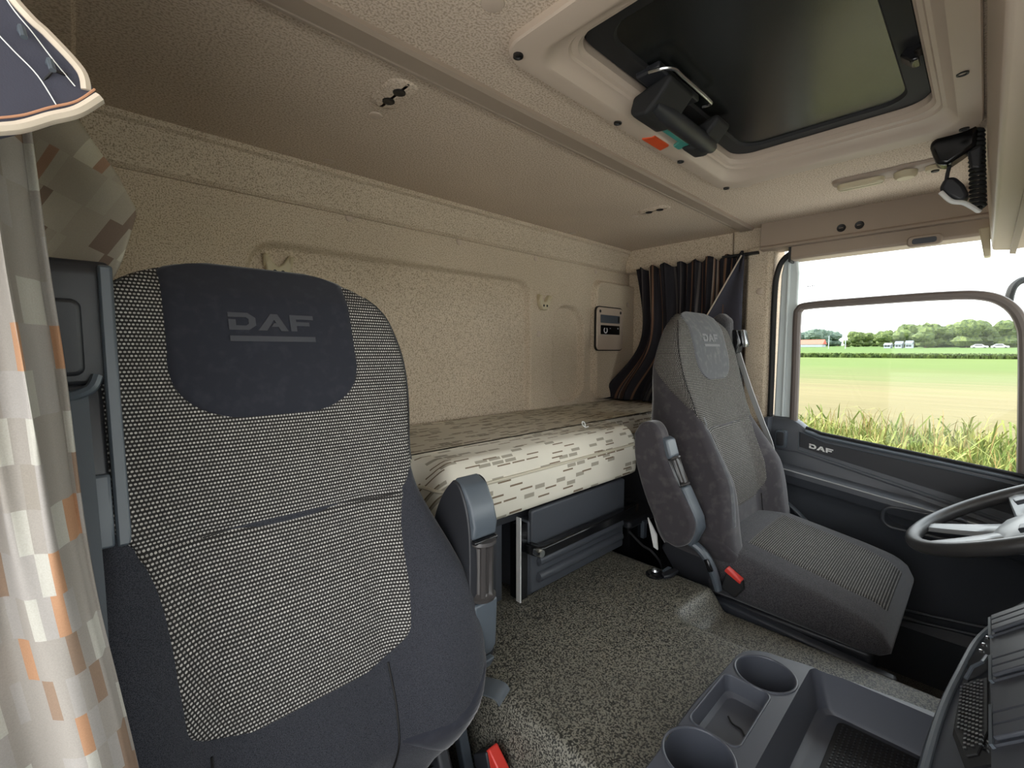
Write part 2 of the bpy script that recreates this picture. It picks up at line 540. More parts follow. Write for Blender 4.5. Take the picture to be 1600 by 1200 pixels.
# ceiling with the roof hatch opening
HX0, HX1, HY0, HY1 = -.36, .575, .03, .585
b = B()
for x0, x1, y0, y1 in ((-1.25, HX0+.02, -.85, 1.40), (HX1-.02, 1.30, -.85, 1.40), (HX0+.02, HX1-.02, -.85, HY0+.02), (HX0+.02, HX1-.02, HY1-.02, 1.40)):
    b.box(x0, x1, y0, y1, 1.60, 1.64)
ceiling = struct(obj('ceiling', b, M['ceiling'], smooth=False), 'brownish beige grained ceiling liner')
b = B(); b.box(-1.25, 1.30, -.9, 1.44, 1.72, 1.76)
obj('roof_skin', b, M['paint'], ceiling)
for q in ((-.398, .928), (-.375, 1.233), (-.425, .52), (.65, .937), (.672, 1.249), (.606, .532)):
    screw_cap((q[0], q[1], 1.60), 'z', ceiling, .018 if q[1] < .9 else .014, h=.003)
for cx, cy in ((-.41, .83), (.628, .846)):
    b = B(); b.loft([[(x, y, z) for x, y in rrect(cx-.028-i, cx+.028+i, cy-.055-i, cy+.055+i, .025)] for i, z in ((.004, 1.601), (0, 1.5965), (-.006, 1.5955))])
    pl = obj('mount_plate', b, M['ceiling'], ceiling)
    for s in (-.021, .021):
        b = B(); b.lathe([(.012, 1.597), (.012, 1.5935), (.010, 1.593), (.0005, 1.594)], (cx, cy+s, 0), 'z', 18)
        obj('fixing_hole', b, M['dark_hole'], pl)

b = B()
sp = [(.681, 1.602), (.681, 1.592), (.688, 1.588), (.722, 1.588), (.724, 1.5905), (.727, 1.588), (.733, 1.588), (.738, 1.593), (.738, 1.602)]
b.prism(sp, 'x', -1.2, 1.13)
struct(obj('trim_2', b, M['beige_dark'], angle=20), 'smooth brown beige strip running across the ceiling')
b = B(); b.prism([(-1.25, 1.61), (-1.25, 1.54), (-.93, 1.585), (-.865, 1.592), (-.858, 1.602)], 'y', .74, 1.28)
struct(obj('trim_3', b, M['ceiling'], angle=20), 'dim ceiling side panel above the left curtain')

# driver side
b = B(); b.box(1.25, 1.30, .66, 1.40, 0, 1.60)
wall_right = struct(obj('wall_right', b, M['liner'], smooth=False), 'beige grained side wall beside the bunk')
b = B(); b.prism([(1.165, 1.61), (1.165, 1.505), (1.175, 1.493), (1.26, 1.493), (1.26, 1.61)], 'y', .775, 1.30)
struct(obj('trim_4', b, M['liner'], bevel=.004), 'beige grained header above the dark curtain')
b = B(); b.prism([(1.158, 1.61), (1.158, 1.512), (1.17, 1.497), (1.26, 1.497), (1.26, 1.61)], 'y', .60, .77)
struct(obj('trim_5', b, M['liner'], bevel=.006), 'short beige header block next to the door')
b = B(); b.prism([(1.26, .72), (1.155, .712), (1.14, .70), (1.138, .625), (1.15, .607), (1.26, .60)], 'z', 0, 1.52)
pil = struct(obj('trim_6', b, M['liner'], bevel=.004), 'brown beige door pillar trim')
for z in (1.341, .904):
    screw_cap((1.139, .652, z), 'x', pil, .014)

# header over the door with the roller blind
b = B()
hp = [(1.20, 1.605), (1.108, 1.605), (1.106, 1.512), (1.100, 1.507), (1.100, 1.499), (1.112, 1.496), (1.20, 1.496)]
b.prism(hp, 'y', -.85, .648)
head = struct(obj('trim_7', b, M['beige_dark'], bevel=.002), 'brown beige header panel above the driver door')
for y in (.382, .330):
    b = B(); b.lathe([(.0005, 1.1045), (.009, 1.1045), (.013, 1.103), (.014, 1.108)], (0, y, 1.535), 'x', 16)
    sc = obj('screw', b, M['dark_hole'], head)
    b = B(); b.box(1.102, 1.1046, y-.006, y+.006, 1.534, 1.536)
    obj('screw_slot', b, M['beige_dark'], sc)
rb = thing('roller_blind', (1.14, .26, 1.44), 'beige roller sun blind bar with pull tab above driver window', 'blind')
b = B(); b.prism([(1.20, 1.498), (1.116, 1.498), (1.112, 1.455), (1.118, 1.447), (1.20, 1.447)], 'y', -.05, .540)
obj('blind_bar', b, M['beige_dark'], rb, bevel=.002)
b = B(); b.prism(rrect(.115, .20, 1.436, 1.470, .012), 'x', 1.096, 1.12)
tab_ = obj('pull_tab', b, M['beige_dark'], rb, bevel=.004)
b = B(); b.prism(rrect(.128, .187, 1.443, 1.461, .007), 'x', 1.0945, 1.10)
obj('grip_inset', b, M['dash'], tab_, bevel=.001)
b = B(); b.box(1.114, 1.20, .540, .548, 1.440, 1.50)
obj('end_cap', b, M['black'], rb)

# ------------------------------------------------------------------ driver door
door = B()


def zb(y): return interp([(-.95, .61), (-.077, .725), (.418, .783), (.455, .792), (.482, .806), (.503, .832), (.60, .834)], y)


def zD(y): return .704 - .235 * (.488 - y) if y < .488 else .704


def zA(y): return .654 - .135 * (.576 - y)


rings = []
ys = [-.85 + 1.438 * k / 60 for k in range(61)]
for y in ys:
    t = zb(y); d = min(zD(y), t - .05); a = min(zA(y), d - .025)
    rings.append([(1.185, y, t), (1.158, y, t), (1.146, y, t-.006), (1.138, y, t-.018), (1.134, y, (t*2+d)/3), (1.126, y, d+.004), (1.118, y, d), (1.114, y, d-.012),
                  (1.110, y, a+.012), (1.078, y, a+.004), (1.068, y, a-.003), (1.066, y, a-.022), (1.078, y, a-.055), (1.086, y, a-.062), (1.090, y, a-.066), (1.105, y, a-.10),
                  (1.112, y, .30), (1.105, y, .22), (1.105, y, .20), (1.085, y, .17), (1.085, y, .0)])
door.loft(rings, closed=False)
door_1 = struct(obj('door_1', door, M['door'], angle=25), 'dark plastic driver door panel below the window')
b = B()
b.prism([(.587, .0), (.587, .834), (.60, .834), (.60, 0)], 'x', 1.085, 1.20)
obj('door_edge', b, M['door'], door_1)
b = B(); b.box(1.19, 1.215, -.85, .60, -.25, .70)
obj('outer_skin', b, M['paint'], door_1)
# sill strip, badge strip, switch
b = B(); b.tube([(1.147, y, zb(y) + .002) for y in [.47 - .05*k for k in range(25)]], .006, 8)
obj('window_sill', b, M['rubber'], door_1)
b = B(); b.tube([(1.137, y, zb(y) - .012) for y in [.47 - .05*k for k in range(25)]], .006, 8)
obj('sill_highlight', b, M['grey_plastic'], door_1)  # grey tube stands in for the highlight below the sill
bp_out = []
yl, yr = .487, -.20
for y in (yl, .40, .2, 0, yr): bp_out.append((y, zb(y) - .026))
for y in (yr, 0, .2, .40, yl): bp_out.append((y, zD(y) + .012))
b = B(); b.prism(bp_out, 'x', 1.1285, 1.14)
bs = obj('badge_strip', b, M['black'], door_1, bevel=.003)
b = B(); b.tube([(1.1275, y, z) for y, z in bp_out], .0022, 6, closed=True)
obj('strip_rim', b, M['grey_plastic'], bs)


def daf(hh):
    """letter outlines of the maker's wordmark, height 1"""
    D1 = [(0, 0), (1.15, 0), (1.6, .28), (1.6, .72), (1.15, 1), (0, 1), (0, .74), (1.02, .74), (1.17, .62), (1.17, .38), (1.02, .26), (.42, .26), (.42, .60), (0, .60)]
    A1 = [(1.72, 0), (2.55, 1), (3.0, 1), (3.62, 0), (3.12, 0), (2.99, .24), (2.55, .24), (2.74, .46), (2.86, .46), (2.75, .66), (2.24, 0)]
    F1 = [(3.78, 0), (4.2, 0), (4.2, .34), (5.1, .34), (5.1, .58), (4.2, .58), (4.2, .74), (5.4, .74), (5.4, 1), (3.78, 1)]
    return [[(x*hh, z*hh) for x, z in L] for L in (D1, A1, F1)]


b = B()
for L in daf(.017):
    b.prism([(.452 - x*.84, .727 + z - x*.13) for x, z in L], 'x', 1.1265, 1.130)
obj('lettering', b, M['white'], door_1, smooth=False)
b = B(); b.prism(rrect(.527, .566, .716, .785, .009), 'x', 1.108, 1.135)
sw = obj('switch_bezel', b, M['grey_plastic'], door_1, bevel=.002)
b = B(); b.prism(rrect(.533, .560, .725, .778, .006), 'x', 1.104, 1.112)
obj('rocker', b, M['black'], sw, bevel=.002)
b = B(); b.box(1.1035, 1.106, .535, .558, .7505, .7525)
obj('rocker_groove', b, M['dark_hole'], sw)
# pale tube painted in as the ledge highlight, arm scoop, pocket tube
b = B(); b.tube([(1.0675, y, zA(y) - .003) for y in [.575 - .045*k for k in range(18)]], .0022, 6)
obj('ledge_highlight', b, M['strap_and_highlight'], door_1)
b = B()
b.loft([[(1.07 + .05*s, y, z) for y, z in rrect(.0 + .02*s, .215 - .03*s, .505 + .012*s, .575 - .01*s, .03)] for s in (0, .1, .6)], cap=False)
sc_ = obj('arm_scoop', b, M['dash'], door_1)
b = B(); b.tube([(1.067, y, z) for y, z in rrect(.0, .215, .505, .575, .03)], .006, 8, closed=True)
obj('scoop_rim', b, M['door'], door_1)
b = B(); b.tube(spline([(1.085, .545, .520), (1.08, .50, .505), (1.078, .44, .455), (1.078, .37, .385), (1.078, .31, .315), (1.08, .24, .20)], 8), .009, 8)
obj('pocket_edge', b, M['grey_plastic'], door_1)
for k, z in enumerate((.235, .205)):
    b = B(); b.tube([(1.083, .25, z-.02), (1.083, -.3, z + .05)], .005, 6)
    obj('pocket_rib', b, M['door'], door_1)
# window frame of the door
b = B(); b.prism([(.527, .83), (.522, 1.40), (.53, 1.46), (.57, 1.49), (.585, 1.40), (.590, .83)], 'x', 1.165, 1.20)
fr = obj('window_frame', b, M['paint'], door_1, bevel=.006)
b = B(); b.tube([(1.163, .557, z) for z in (.835, 1.1, 1.44)], .006, 8)
obj('frame_rib', b, M['paint'], door_1)
b = B(); b.tube(spline([(1.147, .598, .62), (1.147, .598, .95), (1.147, .600, 1.30), (1.147, .592, 1.41), (1.146, .565, 1.465), (1.145, .50, 1.495), (1.145, .40, 1.50)], 8), .011, 8)
obj('door_seal', b, M['rubber'], door_1)
b = B()
b.tube(spline([(1.16, .516, .80), (1.16, .518, 1.05), (1.16, .520, 1.22), (1.16, .514, 1.258), (1.16, .48, 1.272), (1.16, .30, 1.276), (1.16, .12, 1.277), (1.16, .02, 1.270), (1.16, -.035, 1.24), (1.16, -.068, 1.18), (1.16, -.08, 1.08), (1.16, -.098, .70)], 8), .015, 10)
obj('window_bar', b, M['bar'], door_1)
b = B(); b.prism([(-.115, .69), (-.088, .70), (-.075, 1.10), (-.11, 1.18)], 'x', 1.15, 1.185)
obj('front_frame', b, M['black'], door_1, bevel=.004)
b = B(); b.box(1.175, 1.179, -.80, .53, .60, 1.50)
window_1 = struct(obj('window_1', b, M['glass'], smooth=False), 'clear glass of the driver door window')
b = B()
for k, w in enumerate((.004, .003, .005, .003)):
    b.box(1.1735, 1.1748, .494 - .007*k - w, .494 - .007*k, 1.345, 1.3495)
obj('glass_mark', b, M['dash'], window_1)

# passenger side, front and floor (mostly outside the picture, they shape the light)
b = B()
b.box(-1.25, -1.165, .50, 1.40, 0, 1.60); b.box(-1.25, -1.165, -.85, .50, 1.50, 1.60); b.box(-1.25, -1.165, -.85, -.72, 0, 1.50)   # the passenger door stands open, the photographer is in it
struct(obj('wall_left', b, M['liner'], smooth=False), 'side wall around the open passenger doorway')
b = B()
b.box(-1.25, 1.30, -.95, -.85, -.1, .80); b.box(-1.25, 1.30, -.95, -.85, 1.50, 1.64); b.box(-1.25, -1.10, -.95, -.85, .80, 1.50); b.box(1.12, 1.30, -.95, -.85, .80, 1.50)
struct(obj('wall_front', b, M['black'], smooth=False), 'front bulkhead with windscreen opening')
b = B(); b.box(-1.10, 1.12, -.905, -.90, .80, 1.50)
struct(obj('window_2', b, M['glass'], smooth=False), 'windscreen glass')


def floor_z(x, y):
    side = sstep(-.39, -.335, x) * sstep(.405, .345, x)
    z = .45 * side
    z -= .052 * side * sstep(.135, .20, x + .12*max(0, .30 - y)) * sstep(.505, .455, y + .05*(x-.2))
    return z


b = B(); b.grid(lambda a, c: (-1.20 + 2.45*a, -.85 + 2.25*c, floor_z(-1.20 + 2.45*a, -.85 + 2.25*c)), 245, 225)
floor = struct(obj('floor', b, M['floor'], angle=80), 'speckled grey rubber floor over the engine tunnel')
b = B(); b.box(-1.25, 1.30, -.95, 1.44, -.14, -.06)
obj('underbody', b, M['black'], floor)

# ------------------------------------------------------------------ bunk
def plan_outline():
    xl, xr, yr_, yn, yf = -1.16, 1.235, 1.322, .905, .785
    L, Rr = -.335, .470
    pts = []

    def arc(cx, cy, r, a0, a1, n=7):
        for k in range(n + 1):
            a = math.radians(a0 + (a1 - a0)*k/n)
            pts.append((cx + r*math.cos(a), cy + r*math.sin(a)))
    arc(xr-.03, yr_-.03, .03, 0, 90); arc(xl+.03, yr_-.03, .03, 90, 180)
    arc(xl+.03, yn+.03, .03, 180, 270)
    arc(L-.06, yn-.06, .06, 90, 0); arc(L+.045, yf+.045, .045, 180, 270)
    for k in range(1, 12): pts.append((L + .045 + (Rr-L-.09)*k/12, yf))
    arc(Rr-.045, yf+.045, .045, 270, 360); arc(Rr+.06, yn-.06, .06, 180, 90)
    arc(xr-.03, yn+.03, .03, 270, 360)
    return pts


def inset(pts, d):
    n = len(pts); out = []
    for k in range(n):
        a = Vector(pts[k-1]); c = Vector(pts[(k+1) % n])
        t = (c - a).normalized()
        out.append((pts[k][0] - t.y*d, pts[k][1] + t.x*d))
    return out


po = plan_outline()
mt = thing('bunk_mattress', (0, 1.0, .69), 'cream printed bunk mattress lying along the rear wall', 'mattress')
rings = []; uvs = []
for d, z in ((.012, .692), (.003, .698), (0, .71), (0, .775), (.003, .79), (.009, .812), (.020, .833), (.032, .845), (.041, .850)):
    r = inset(po, d)
    r = [(x, 1.322 - .1*d) if q[1] > 1.32 else (x, y) for (x, y), q in zip(r, po)]
    rings.append([(x, y, z) for x, y in r]); uvs.append([(x, y + (z - .855)*1.0 + .3) for x, y in r])
b = B(); b.loft(rings, uvs=uvs)
mo = obj('cover', b, M['mattress'], mt, angle=60)
b = B(); b.tube([(x, y, .792) for x, y in inset(po, .001)], .0042, 6, closed=True)
obj('piping', b, M['piping'], mt)
b = B(); b.tube(spline([(.284, .88, .852), (.288, .884, .866), (.282, .89, .871), (.277, .885, .862), (.286, .879, .854), (.292, .872, .857)], 5), .0018, 5)
tag(obj('paper_scrap', b, M['white']), 'tiny white scrap lying on the bunk mattress', 'scrap')

bb_ = thing('bunk_box', (0, 1.0, .45), 'dark box base under the bunk mattress', 'bunk base')
b = B(); b.box(-1.15, 1.24, .90, 1.27, .655, .69); b.box(-.34, .475, .835, .90, .655, .69)
obj('platform', b, M['black'], bb_, smooth=False)
b = B(); b.box(-.335, -.115, .84, .86, .451, .655)
obj('front_panel', b, M['door'], bb_, bevel=.003)
b = B(); b.box(.42, .47, .90, .93, .451, .655)
obj('front_panel', b, M['door'], bb_, bevel=.003)
b = B(); b.box(-.335, -.315, .80, .86, .451, .655)
obj('end_panel', b, M['door'], bb_, bevel=.003)
for x0, x1 in ((-1.15, -.36), (.42, 1.24)):
    b = B(); b.box(x0, x1, .96, .98, .01, .655)
    obj('side_panel', b, M['black'], bb_)

fg = thing('pull_out_box', (.165, 1.0, .45), 'dark ribbed pull-out box with black bar handle under bunk', 'storage box')
b = B(); b.box(-.058, .392, .802, 1.25, .453, .655)
fb = obj('body', b, M['door'], fg, bevel=.006)
b = B(); b.prism(rrect(-.052, .386, .580, .684, .008), 'y', .794, .81)
obj('lid', b, M['door'], fg, bevel=.004)
b = B(); b.prism(rrect(-.052, .386, .458, .572, .008), 'y', .797, .81)
fp = obj('front_panel', b, M['door'], fg, bevel=.004)
for z in (.541, .497):
    b = B(); b.tube([(x, .797, z) for x in (-.030, -.026, -.016, 0, .17, .345, .358, .368, .372)], lambda t: .014*min(1, .25 + 6*min(t, 1-t)), 12)
    obj('rib', b, M['door'], fp)
b = B(); b.prism([(-.072, .80), (-.066, .758), (-.05, .75), (.38, .75), (.424, .764), (.426, .80), (.408, .80), (.404, .776), (-.046, .774), (-.048, .80)], 'z', .575, .602)
obj('bar_handle', b, M['black_gloss'], fg, bevel=.004)
b = B(); b.lathe([(.0005, .748), (.010, .748), (.012, .754), (.012, .77)], (-.062, 0, .588), 'y', 14)
obj('handle_lock', b, M['chrome'], fg)
b = B(); b.box(-.0935, -.0905, .795, .81, .452, .675)
obj('edge_strip', b, M['white'], fg)
b = B(); b.box(-.086, -.060, .802, .84, .452, .652)
obj('side_rail', b, M['black_gloss'], fg)

# things in the gap beside the driver seat
sb = thing('tool_box', (.50, .78, 0), 'small black box with clasp behind the driver seat', 'box')
b = B(); b.prism(rrect(.43, .66, .80, .94, .012), 'z', .02, .515)
obj('body', b, M['black_gloss'], sb, bevel=.006)
b = B(); b.prism(rrect(.425, .665, .795, .945, .014), 'z', .500, .525)
obj('lid', b, M['black'], sb, bevel=.006)
b = B(); b.box(.500, .520, .786, .80, .450, .512); b.box(.496, .524, .783, .79, .50, .512)
obj('clasp', b, M['grey_plastic'], sb, bevel=.002)
b = B(); b.tube(spline([(.412, .79, .50), (.410, .74, .47), (.405, .70, .46), (.43, .68, .40), (.45, .70, .25), (.45, .72, .01)], 6), .004, 6)
tag(obj('cable', b, M['rubber']), 'thin black cable running down behind driver seat', 'cable')

an = thing('floor_anchor', (.30, .62, .45), 'small black and chrome anchor clip on the rubber floor', 'clip')
b = B(); b.lathe([(.026, .0), (.026, .005), (.021, .009), (.0005, .009)], (.292, .630, .451), 'z', 20)
obj('base', b, M['black_gloss'], an)
b = B(); b.lathe([(.009, .008), (.012, .014), (.010, .019), (.0005, .020)], (.292, .630, .451), 'z', 12)
obj('bolt', b, M['chrome'], an)
b = B(); b.prism([(.285, .598), (.305, .588), (.350, .586), (.352, .602), (.318, .612), (.296, .612)], 'z', .452, .463)
obj('tongue', b, M['black'], an, bevel=.003)
b = B(); b.box(.315, .350, .608, .620, .453, .463)
obj('catch', b, M['grey_plastic'], an, bevel=.002)

# ------------------------------------------------------------------ seats
WT = [(.40, .19), (.42, .198), (.475, .236), (.52, .268), (.58, .281), (.65, .273), (.747, .248), (.856, .214), (.924, .211), (1.014, .226), (1.085, .226), (1.14, .212), (1.168, .198), (1.195, .170), (1.212, .136), (1.223, .088), (1.229, .03)]
TT = [(.40, .20), (.65, .19), (.88, .165), (1.05, .112), (1.19, .045), (1.229, .030)]
ZZ = [(.40, .5), (.5, 1), (.72, 1), (.83, .5), (.92, .12), (1.0, 0)]


def seat_y0(z): return .25 * (z - 1.1)


def surf(z, s):
    w = sinterp(WT, z); T = interp(TT, z)
    a = abs(s); sg = 1 if s >= 0 else -1
    a1 = min(a, 1.0); u = w * a1
    y = seat_y0(z)
    y -= .052 * sstep(.10, .205, u) * interp(ZZ, z) * (1 if w > .2 else w / .2)
    y -= .018 * math.exp(-((z - .70)/.12)**2)
    y -= .006 * math.exp(-((z - 1.11)/.09)**2) * (1 - a1*a1)
    hd = sstep(.86, .95, z)
    st0 = .86 + .08*hd
    t = max(0, (a1 - st0) / (1 - st0))
    ry = min(.024 - .013*hd, T*.4)
    y += ry * (1 - math.sqrt(max(0, 1 - t*t)))
    y += .030 * sstep(1.15, 1.235, z)**2
    y += .05 * sstep(.50, .38, z)
    y += .006 * math.exp(-((z - .855 - .01*a1)/.006)**2) * sstep(.95, .85, a1)
    if a > 1:
        k = (a - 1) / .6
        yb = seat_y0(z) + T
        y = y + (yb - y) * .94 * k
        u = w * (1 - .05*k*k)
    return sg * u, y, w


def make_seat(name, cx, ry, m, label, mats, cush, arm, group):
    root = thing(name, (cx, ry - .2, 0), label, 'seat', group)

    def Wd(u, y, z): return (cx + m*u, ry + y, z)

    zs = [.40 + (1.229 - .40) * (1 - (1 - k/64)**1.35) for k in range(65)]
    rings = []; uvs = []
    for z in zs:
        ring = []; uv = []
        T = interp(TT, z)
        for k in range(41):
            s = math.sin(PI/2 * (-1 + 2*k/40))
            u, y, w = surf(z, s)
            ring.append(Wd(u, y, z)); uv.append((u, z))
        yb = seat_y0(z) + T
        for s in (1.15, 1.35, 1.55):
            u, y, w = surf(z, s); ring.append(Wd(u, y, z)); uv.append((u + .1, z))
        for f in (.85, .5, 0, -.5, -.85):
            ring.append(Wd(w*f, yb + .004*(1-abs(f)), z)); uv.append((w*f, z))
        for s in (-1.55, -1.35, -1.15):
            u, y, w = surf(z, s); ring.append(Wd(u, y, z)); uv.append((u - .1, z))
        rings.append(ring); uvs.append(uv)
    b = B(); b.loft(rings, uvs=uvs)
    back = obj('backrest', b, mats['cloth'], root, angle=60)

    def patch(nm, z0, z1, slo, shi, nz, ns, off, mt_, par=root):
        def fn(a, c):
            z = z0 + (z1 - z0) * c
            lo, hi = slo(z), shi(z)
            s = lo + (hi - lo) * a
            u, y, w = surf(z, s)
            edge = min(a, 1-a, c, 1-c)
            o = off if edge > .012 else -.001
            q = abs(s)
            du = sstep(.75, 1.0, q) * (1 if s > 0 else -1) * o
            dy = -o * sstep(1.12, .9, q)
            top = o * sstep(1.19, 1.225, z)
            arc = u + (1 if s > 0 else -1) * max(0, q - 1) * .25
            return Wd(u + du, y + dy, z + top), (arc, z * 1.03)
        bb = B(); bb.grid(fn, ns, nz)
        return obj(nm, bb, mt_, par, angle=80)

    def wov(z):
        if z < .665: hw = .148 * math.sqrt(max(.0004, 1 - ((.665 - z)/.063)**2))
        else: hw = sinterp([(.66, .148), (.70, .151), (.80, .160), (.855, .176), (.88, .192), (.902, .209)], z)
        w = sinterp(WT, z)
        if z > .90:
            return interp([(.90, min(1, hw/w)), (.915, 1.0), (1.045, 1.53), (1.3, 1.53)], z)
        return min(1, hw / w)
    patch('woven_panel', .603, 1.2285, lambda z: -wov(z), wov, 130, 72, .0025, mats['weave'])

    def pad(z):
        hw = .134 if z > 1.09 else .134 * (max(.0, 1 - ((1.09 - z)/.089)**2.6))**(1/2.6) + .001
        return min(.97, hw / sinterp(WT, z))
    patch('headrest_pad', 1.002, 1.2287, lambda z: -pad(z), pad, 60, 36, .0052, mats['pad'])
    for sg in (1, -1):
        def lo(z): return interp([(.40, .25), (.488, .115), (.513, .218), (.545, .258), (.575, .281)], z) / sinterp(WT, z)
        patch('lower_side_panel', .402, .572, (lambda z: max(.3, min(1.0, lo(z)))) if sg > 0 else (lambda z: -1.5), (lambda z: 1.5) if sg > 0 else (lambda z: -max(.3, min(1.0, lo(z)))), 24, 24, .0022, mats['velour'])
    # seams
    for path in ([(.112, .612), (.118, .55), (.117, .49), (.112, .41)], [(-.124, .612), (-.122, .5), (-.12, .41)], [(-.11, .855), (-.05, .857), (.05, .857), (.13, .855), (.17, .857)]):
        bb = B(); pp = spline([(u, 0, z) for u, z in path], 8); pts = []
        for p in pp:
            w = sinterp(WT, p.z); u, y, w = surf(p.z, p.x / w)
            pts.append(Wd(u, y - .0012, p.z))
        bb.tube(pts, .0016, 6)
        obj('seam', bb, M['dark_hole'], back)
    for sg in (1, -1):
        bb = B(); pts = []
        for k in range(21):
            z = .905 + .29*k/20
            u, y, w = surf(z, sg*.985)
            pts.append(Wd(u + sg*.001, y - .0035, z))
        bb.tube(pts, .0017, 6)
        obj('seam', bb, M['dark_hole'], back)
    # worn welt along the inner wing edge
    if mats.get('welt'):
        patch('edge_welt', .60, .905, lambda z: .80, lambda z: .90, 30, 4, .003, mats['welt'])
    # embossed wordmark and bar
    k = (.120 / 5.4)
    hz = 1.130; zc = 1.143
    yy = surf(zc, 0)[1] - .0056
    for L in daf(k):
        bb = B(); bb.prism([(cx + (x - .060 + .004), hz + z*1.15) for x, z in L], 'y', 0, .004)
        bb.v = [(v[0], v[1] + ry + surf(v[2], (v[0]-cx)/.2)[1] - .0072, v[2]) for v in bb.v]
        obj('emblem_letter', bb, mats['emblem'], root, smooth=False)
    bb = B(); bb.prism([(cx - .056, 1.1135), (cx + .064, 1.1135), (cx + .064, 1.1215), (cx - .056, 1.1215)], 'y', 0, .004)
    bb.v = [(v[0], v[1] + ry + surf(v[2], (v[0]-cx)/.2)[1] - .0072, v[2]) for v in bb.v]
    obj('emblem_bar', bb, mats['emblem'], root, smooth=False)
    # cushion
    dz, hw = cush
    y0, y1 = -.535, -.13
    rings = []
    for k in range(25):
        t = k / 24
        y = y0 + (y1 - y0) * t
        e = max(0, 1 - t/.16); rnd = 1 - math.sqrt(max(0, 1 - e*e))
        top = interp([(0, .458), (.3, .490), (1, .548)], t) - rnd * .040
        bot = .392 + rnd * .012
        w = hw - rnd * .03
        r = .028; ring = []
        cr = (top - bot) * .38
        for j, (sx, sz) in enumerate(((1, 1), (-1, 1), (-1, -1), (1, -1))):
            for q in range(7):
                a = math.radians(90*j + 90*q/6)
                zz_ = (top - cr if sz > 0 else bot + cr*.6) + (cr if sz > 0 else cr*.6) * math.sin(a)
                ring.append(Wd((w - cr) * sx + cr * math.cos(a), y - rnd*0 , zz_ + dz))
            if j == 0:
                for q in range(1, 14):
                    uu = (w - cr) * (1 - 2*q/14)
                    ring.append(Wd(uu, y, top + dz + .012 * (1 - (uu/w)**2) * (1 - rnd)))
        rings.append(ring)
    b = B(); b.loft(rings)
    obj('cushion', b, mats['cushion'], root, angle=60)

    def cf(a, c):
        t = .04 + .80 * c; hwI = .165 - .02 * sstep(.25, 0, c)
        u = -hwI + 2*hwI*a; y = y0 + (y1 - y0) * t
        e = max(0, 1 - t/.16); rnd = 1 - math.sqrt(max(0, 1 - e*e))
        top = interp([(0, .458), (.3, .490), (1, .548)], t) - rnd * .040
        edge = min(a, 1-a, c, 1-c)
        return Wd(u, y, top + dz + .012*(1-(u/hw)**2)*(1-rnd) + (.003 if edge > .02 else -.002)), (u, y)
    b = B(); b.grid(cf, 30, 30)
    obj('cushion_panel', b, mats['weave_c'], root, angle=80)
    b = B(); b.prism([(cx + s*x, z) for s, x, z in ((-1, hw-.005, .398+dz), (-1, hw-.02, .335+dz), (1, hw-.02, .335+dz), (1, hw-.005, .398+dz))], 'y', ry + y0 + .03, ry + y1 + .06)
    obj('cushion_shell', b, M['black'], root, bevel=.012, seg=3)
    b = B(); b.box(cx-.19, cx+.19, ry-.47, ry-.06, .05, .34 + dz)
    obj('pedestal', b, M['rubber'], root, bevel=.02)
    b = B(); b.box(cx-.23, cx+.23, ry-.50, ry+.05, .0, .06)
    obj('foot_plate', b, M['black'], root, bevel=.008)
    for s in (-1, 1):
        b = B(); b.prism([(ry-.22, .33 + dz*.6), (ry-.08, .33 + dz*.6), (ry+.03, .48), (ry-.02, .56), (ry-.10, .50)], 'x', cx + s*(hw-.03) - .012, cx + s*(hw-.03) + .012)
        obj('recliner_plate', b, M['black'], root, bevel=.006)
    # armrest folded up beside the backrest
    prof, x0, x1, trim_, roller, padmat = arm
    P2 = [(ry + p.x, p.z) for p in spline([(y, 0, z) for y, z in prof] + [(prof[0][0], 0, prof[0][1])], 5)[:-1]]
    b = B(); b.prism(P2, 'x', x0, x1)
    arm_o = obj('armrest', b, padmat, root, bevel=.012, seg=4)
    for (nm, poly, w0, w1, mt_) in trim_:
        b = B(); b.prism([(ry + y, z) for y, z in poly], 'x', w0, w1)
        obj(nm, b, mt_, arm_o, bevel=.005, seg=3)
    (ya, za), (yb_, zb_), xr, rr = roller
    A = Vector((xr, ry + ya, za)); Bv = Vector((xr, ry + yb_, zb_))
    ax = (Bv - A).normalized(); n1 = Vector((1, 0, 0)); n2 = ax.cross(n1)
    rings = []
    for t, sc in ((0, .5), (.03, .95), (.08, 1), (.10, .86), (.14, .84), (.5, .80), (.86, .84), (.90, .86), (.92, 1), (.97, .95), (1, .5)):
        c = A + (Bv - A) * t
        rings.append([c + (n1*math.cos(2*PI*j/36) + n2*math.sin(2*PI*j/36)) * rr * sc * (1 - (.20 if .12 < t < .88 and (j % 6) in (2, 3, 4) else 0)) for j in range(36)])
    b = B(); b.loft(rings)
    obj('adjuster_roller', b, M['roller'], arm_o, angle=40)
    return root


PM = dict(cloth=M['seat_cloth'], weave=M['weave'], pad=M['seat_velour'], velour=M['seat_velour'], emblem=M['emblem'], cushion=M['seat_cloth'], weave_c=M['weave'])
DM = dict(cloth=M['worn_velour'], weave=M['weave_worn'], pad=M['dust_grey'], velour=M['worn_velour'], emblem=M['emblem_worn'], cushion=M['worn_cloth'], weave_c=M['weave_worn'], welt=M['dust_grey'])

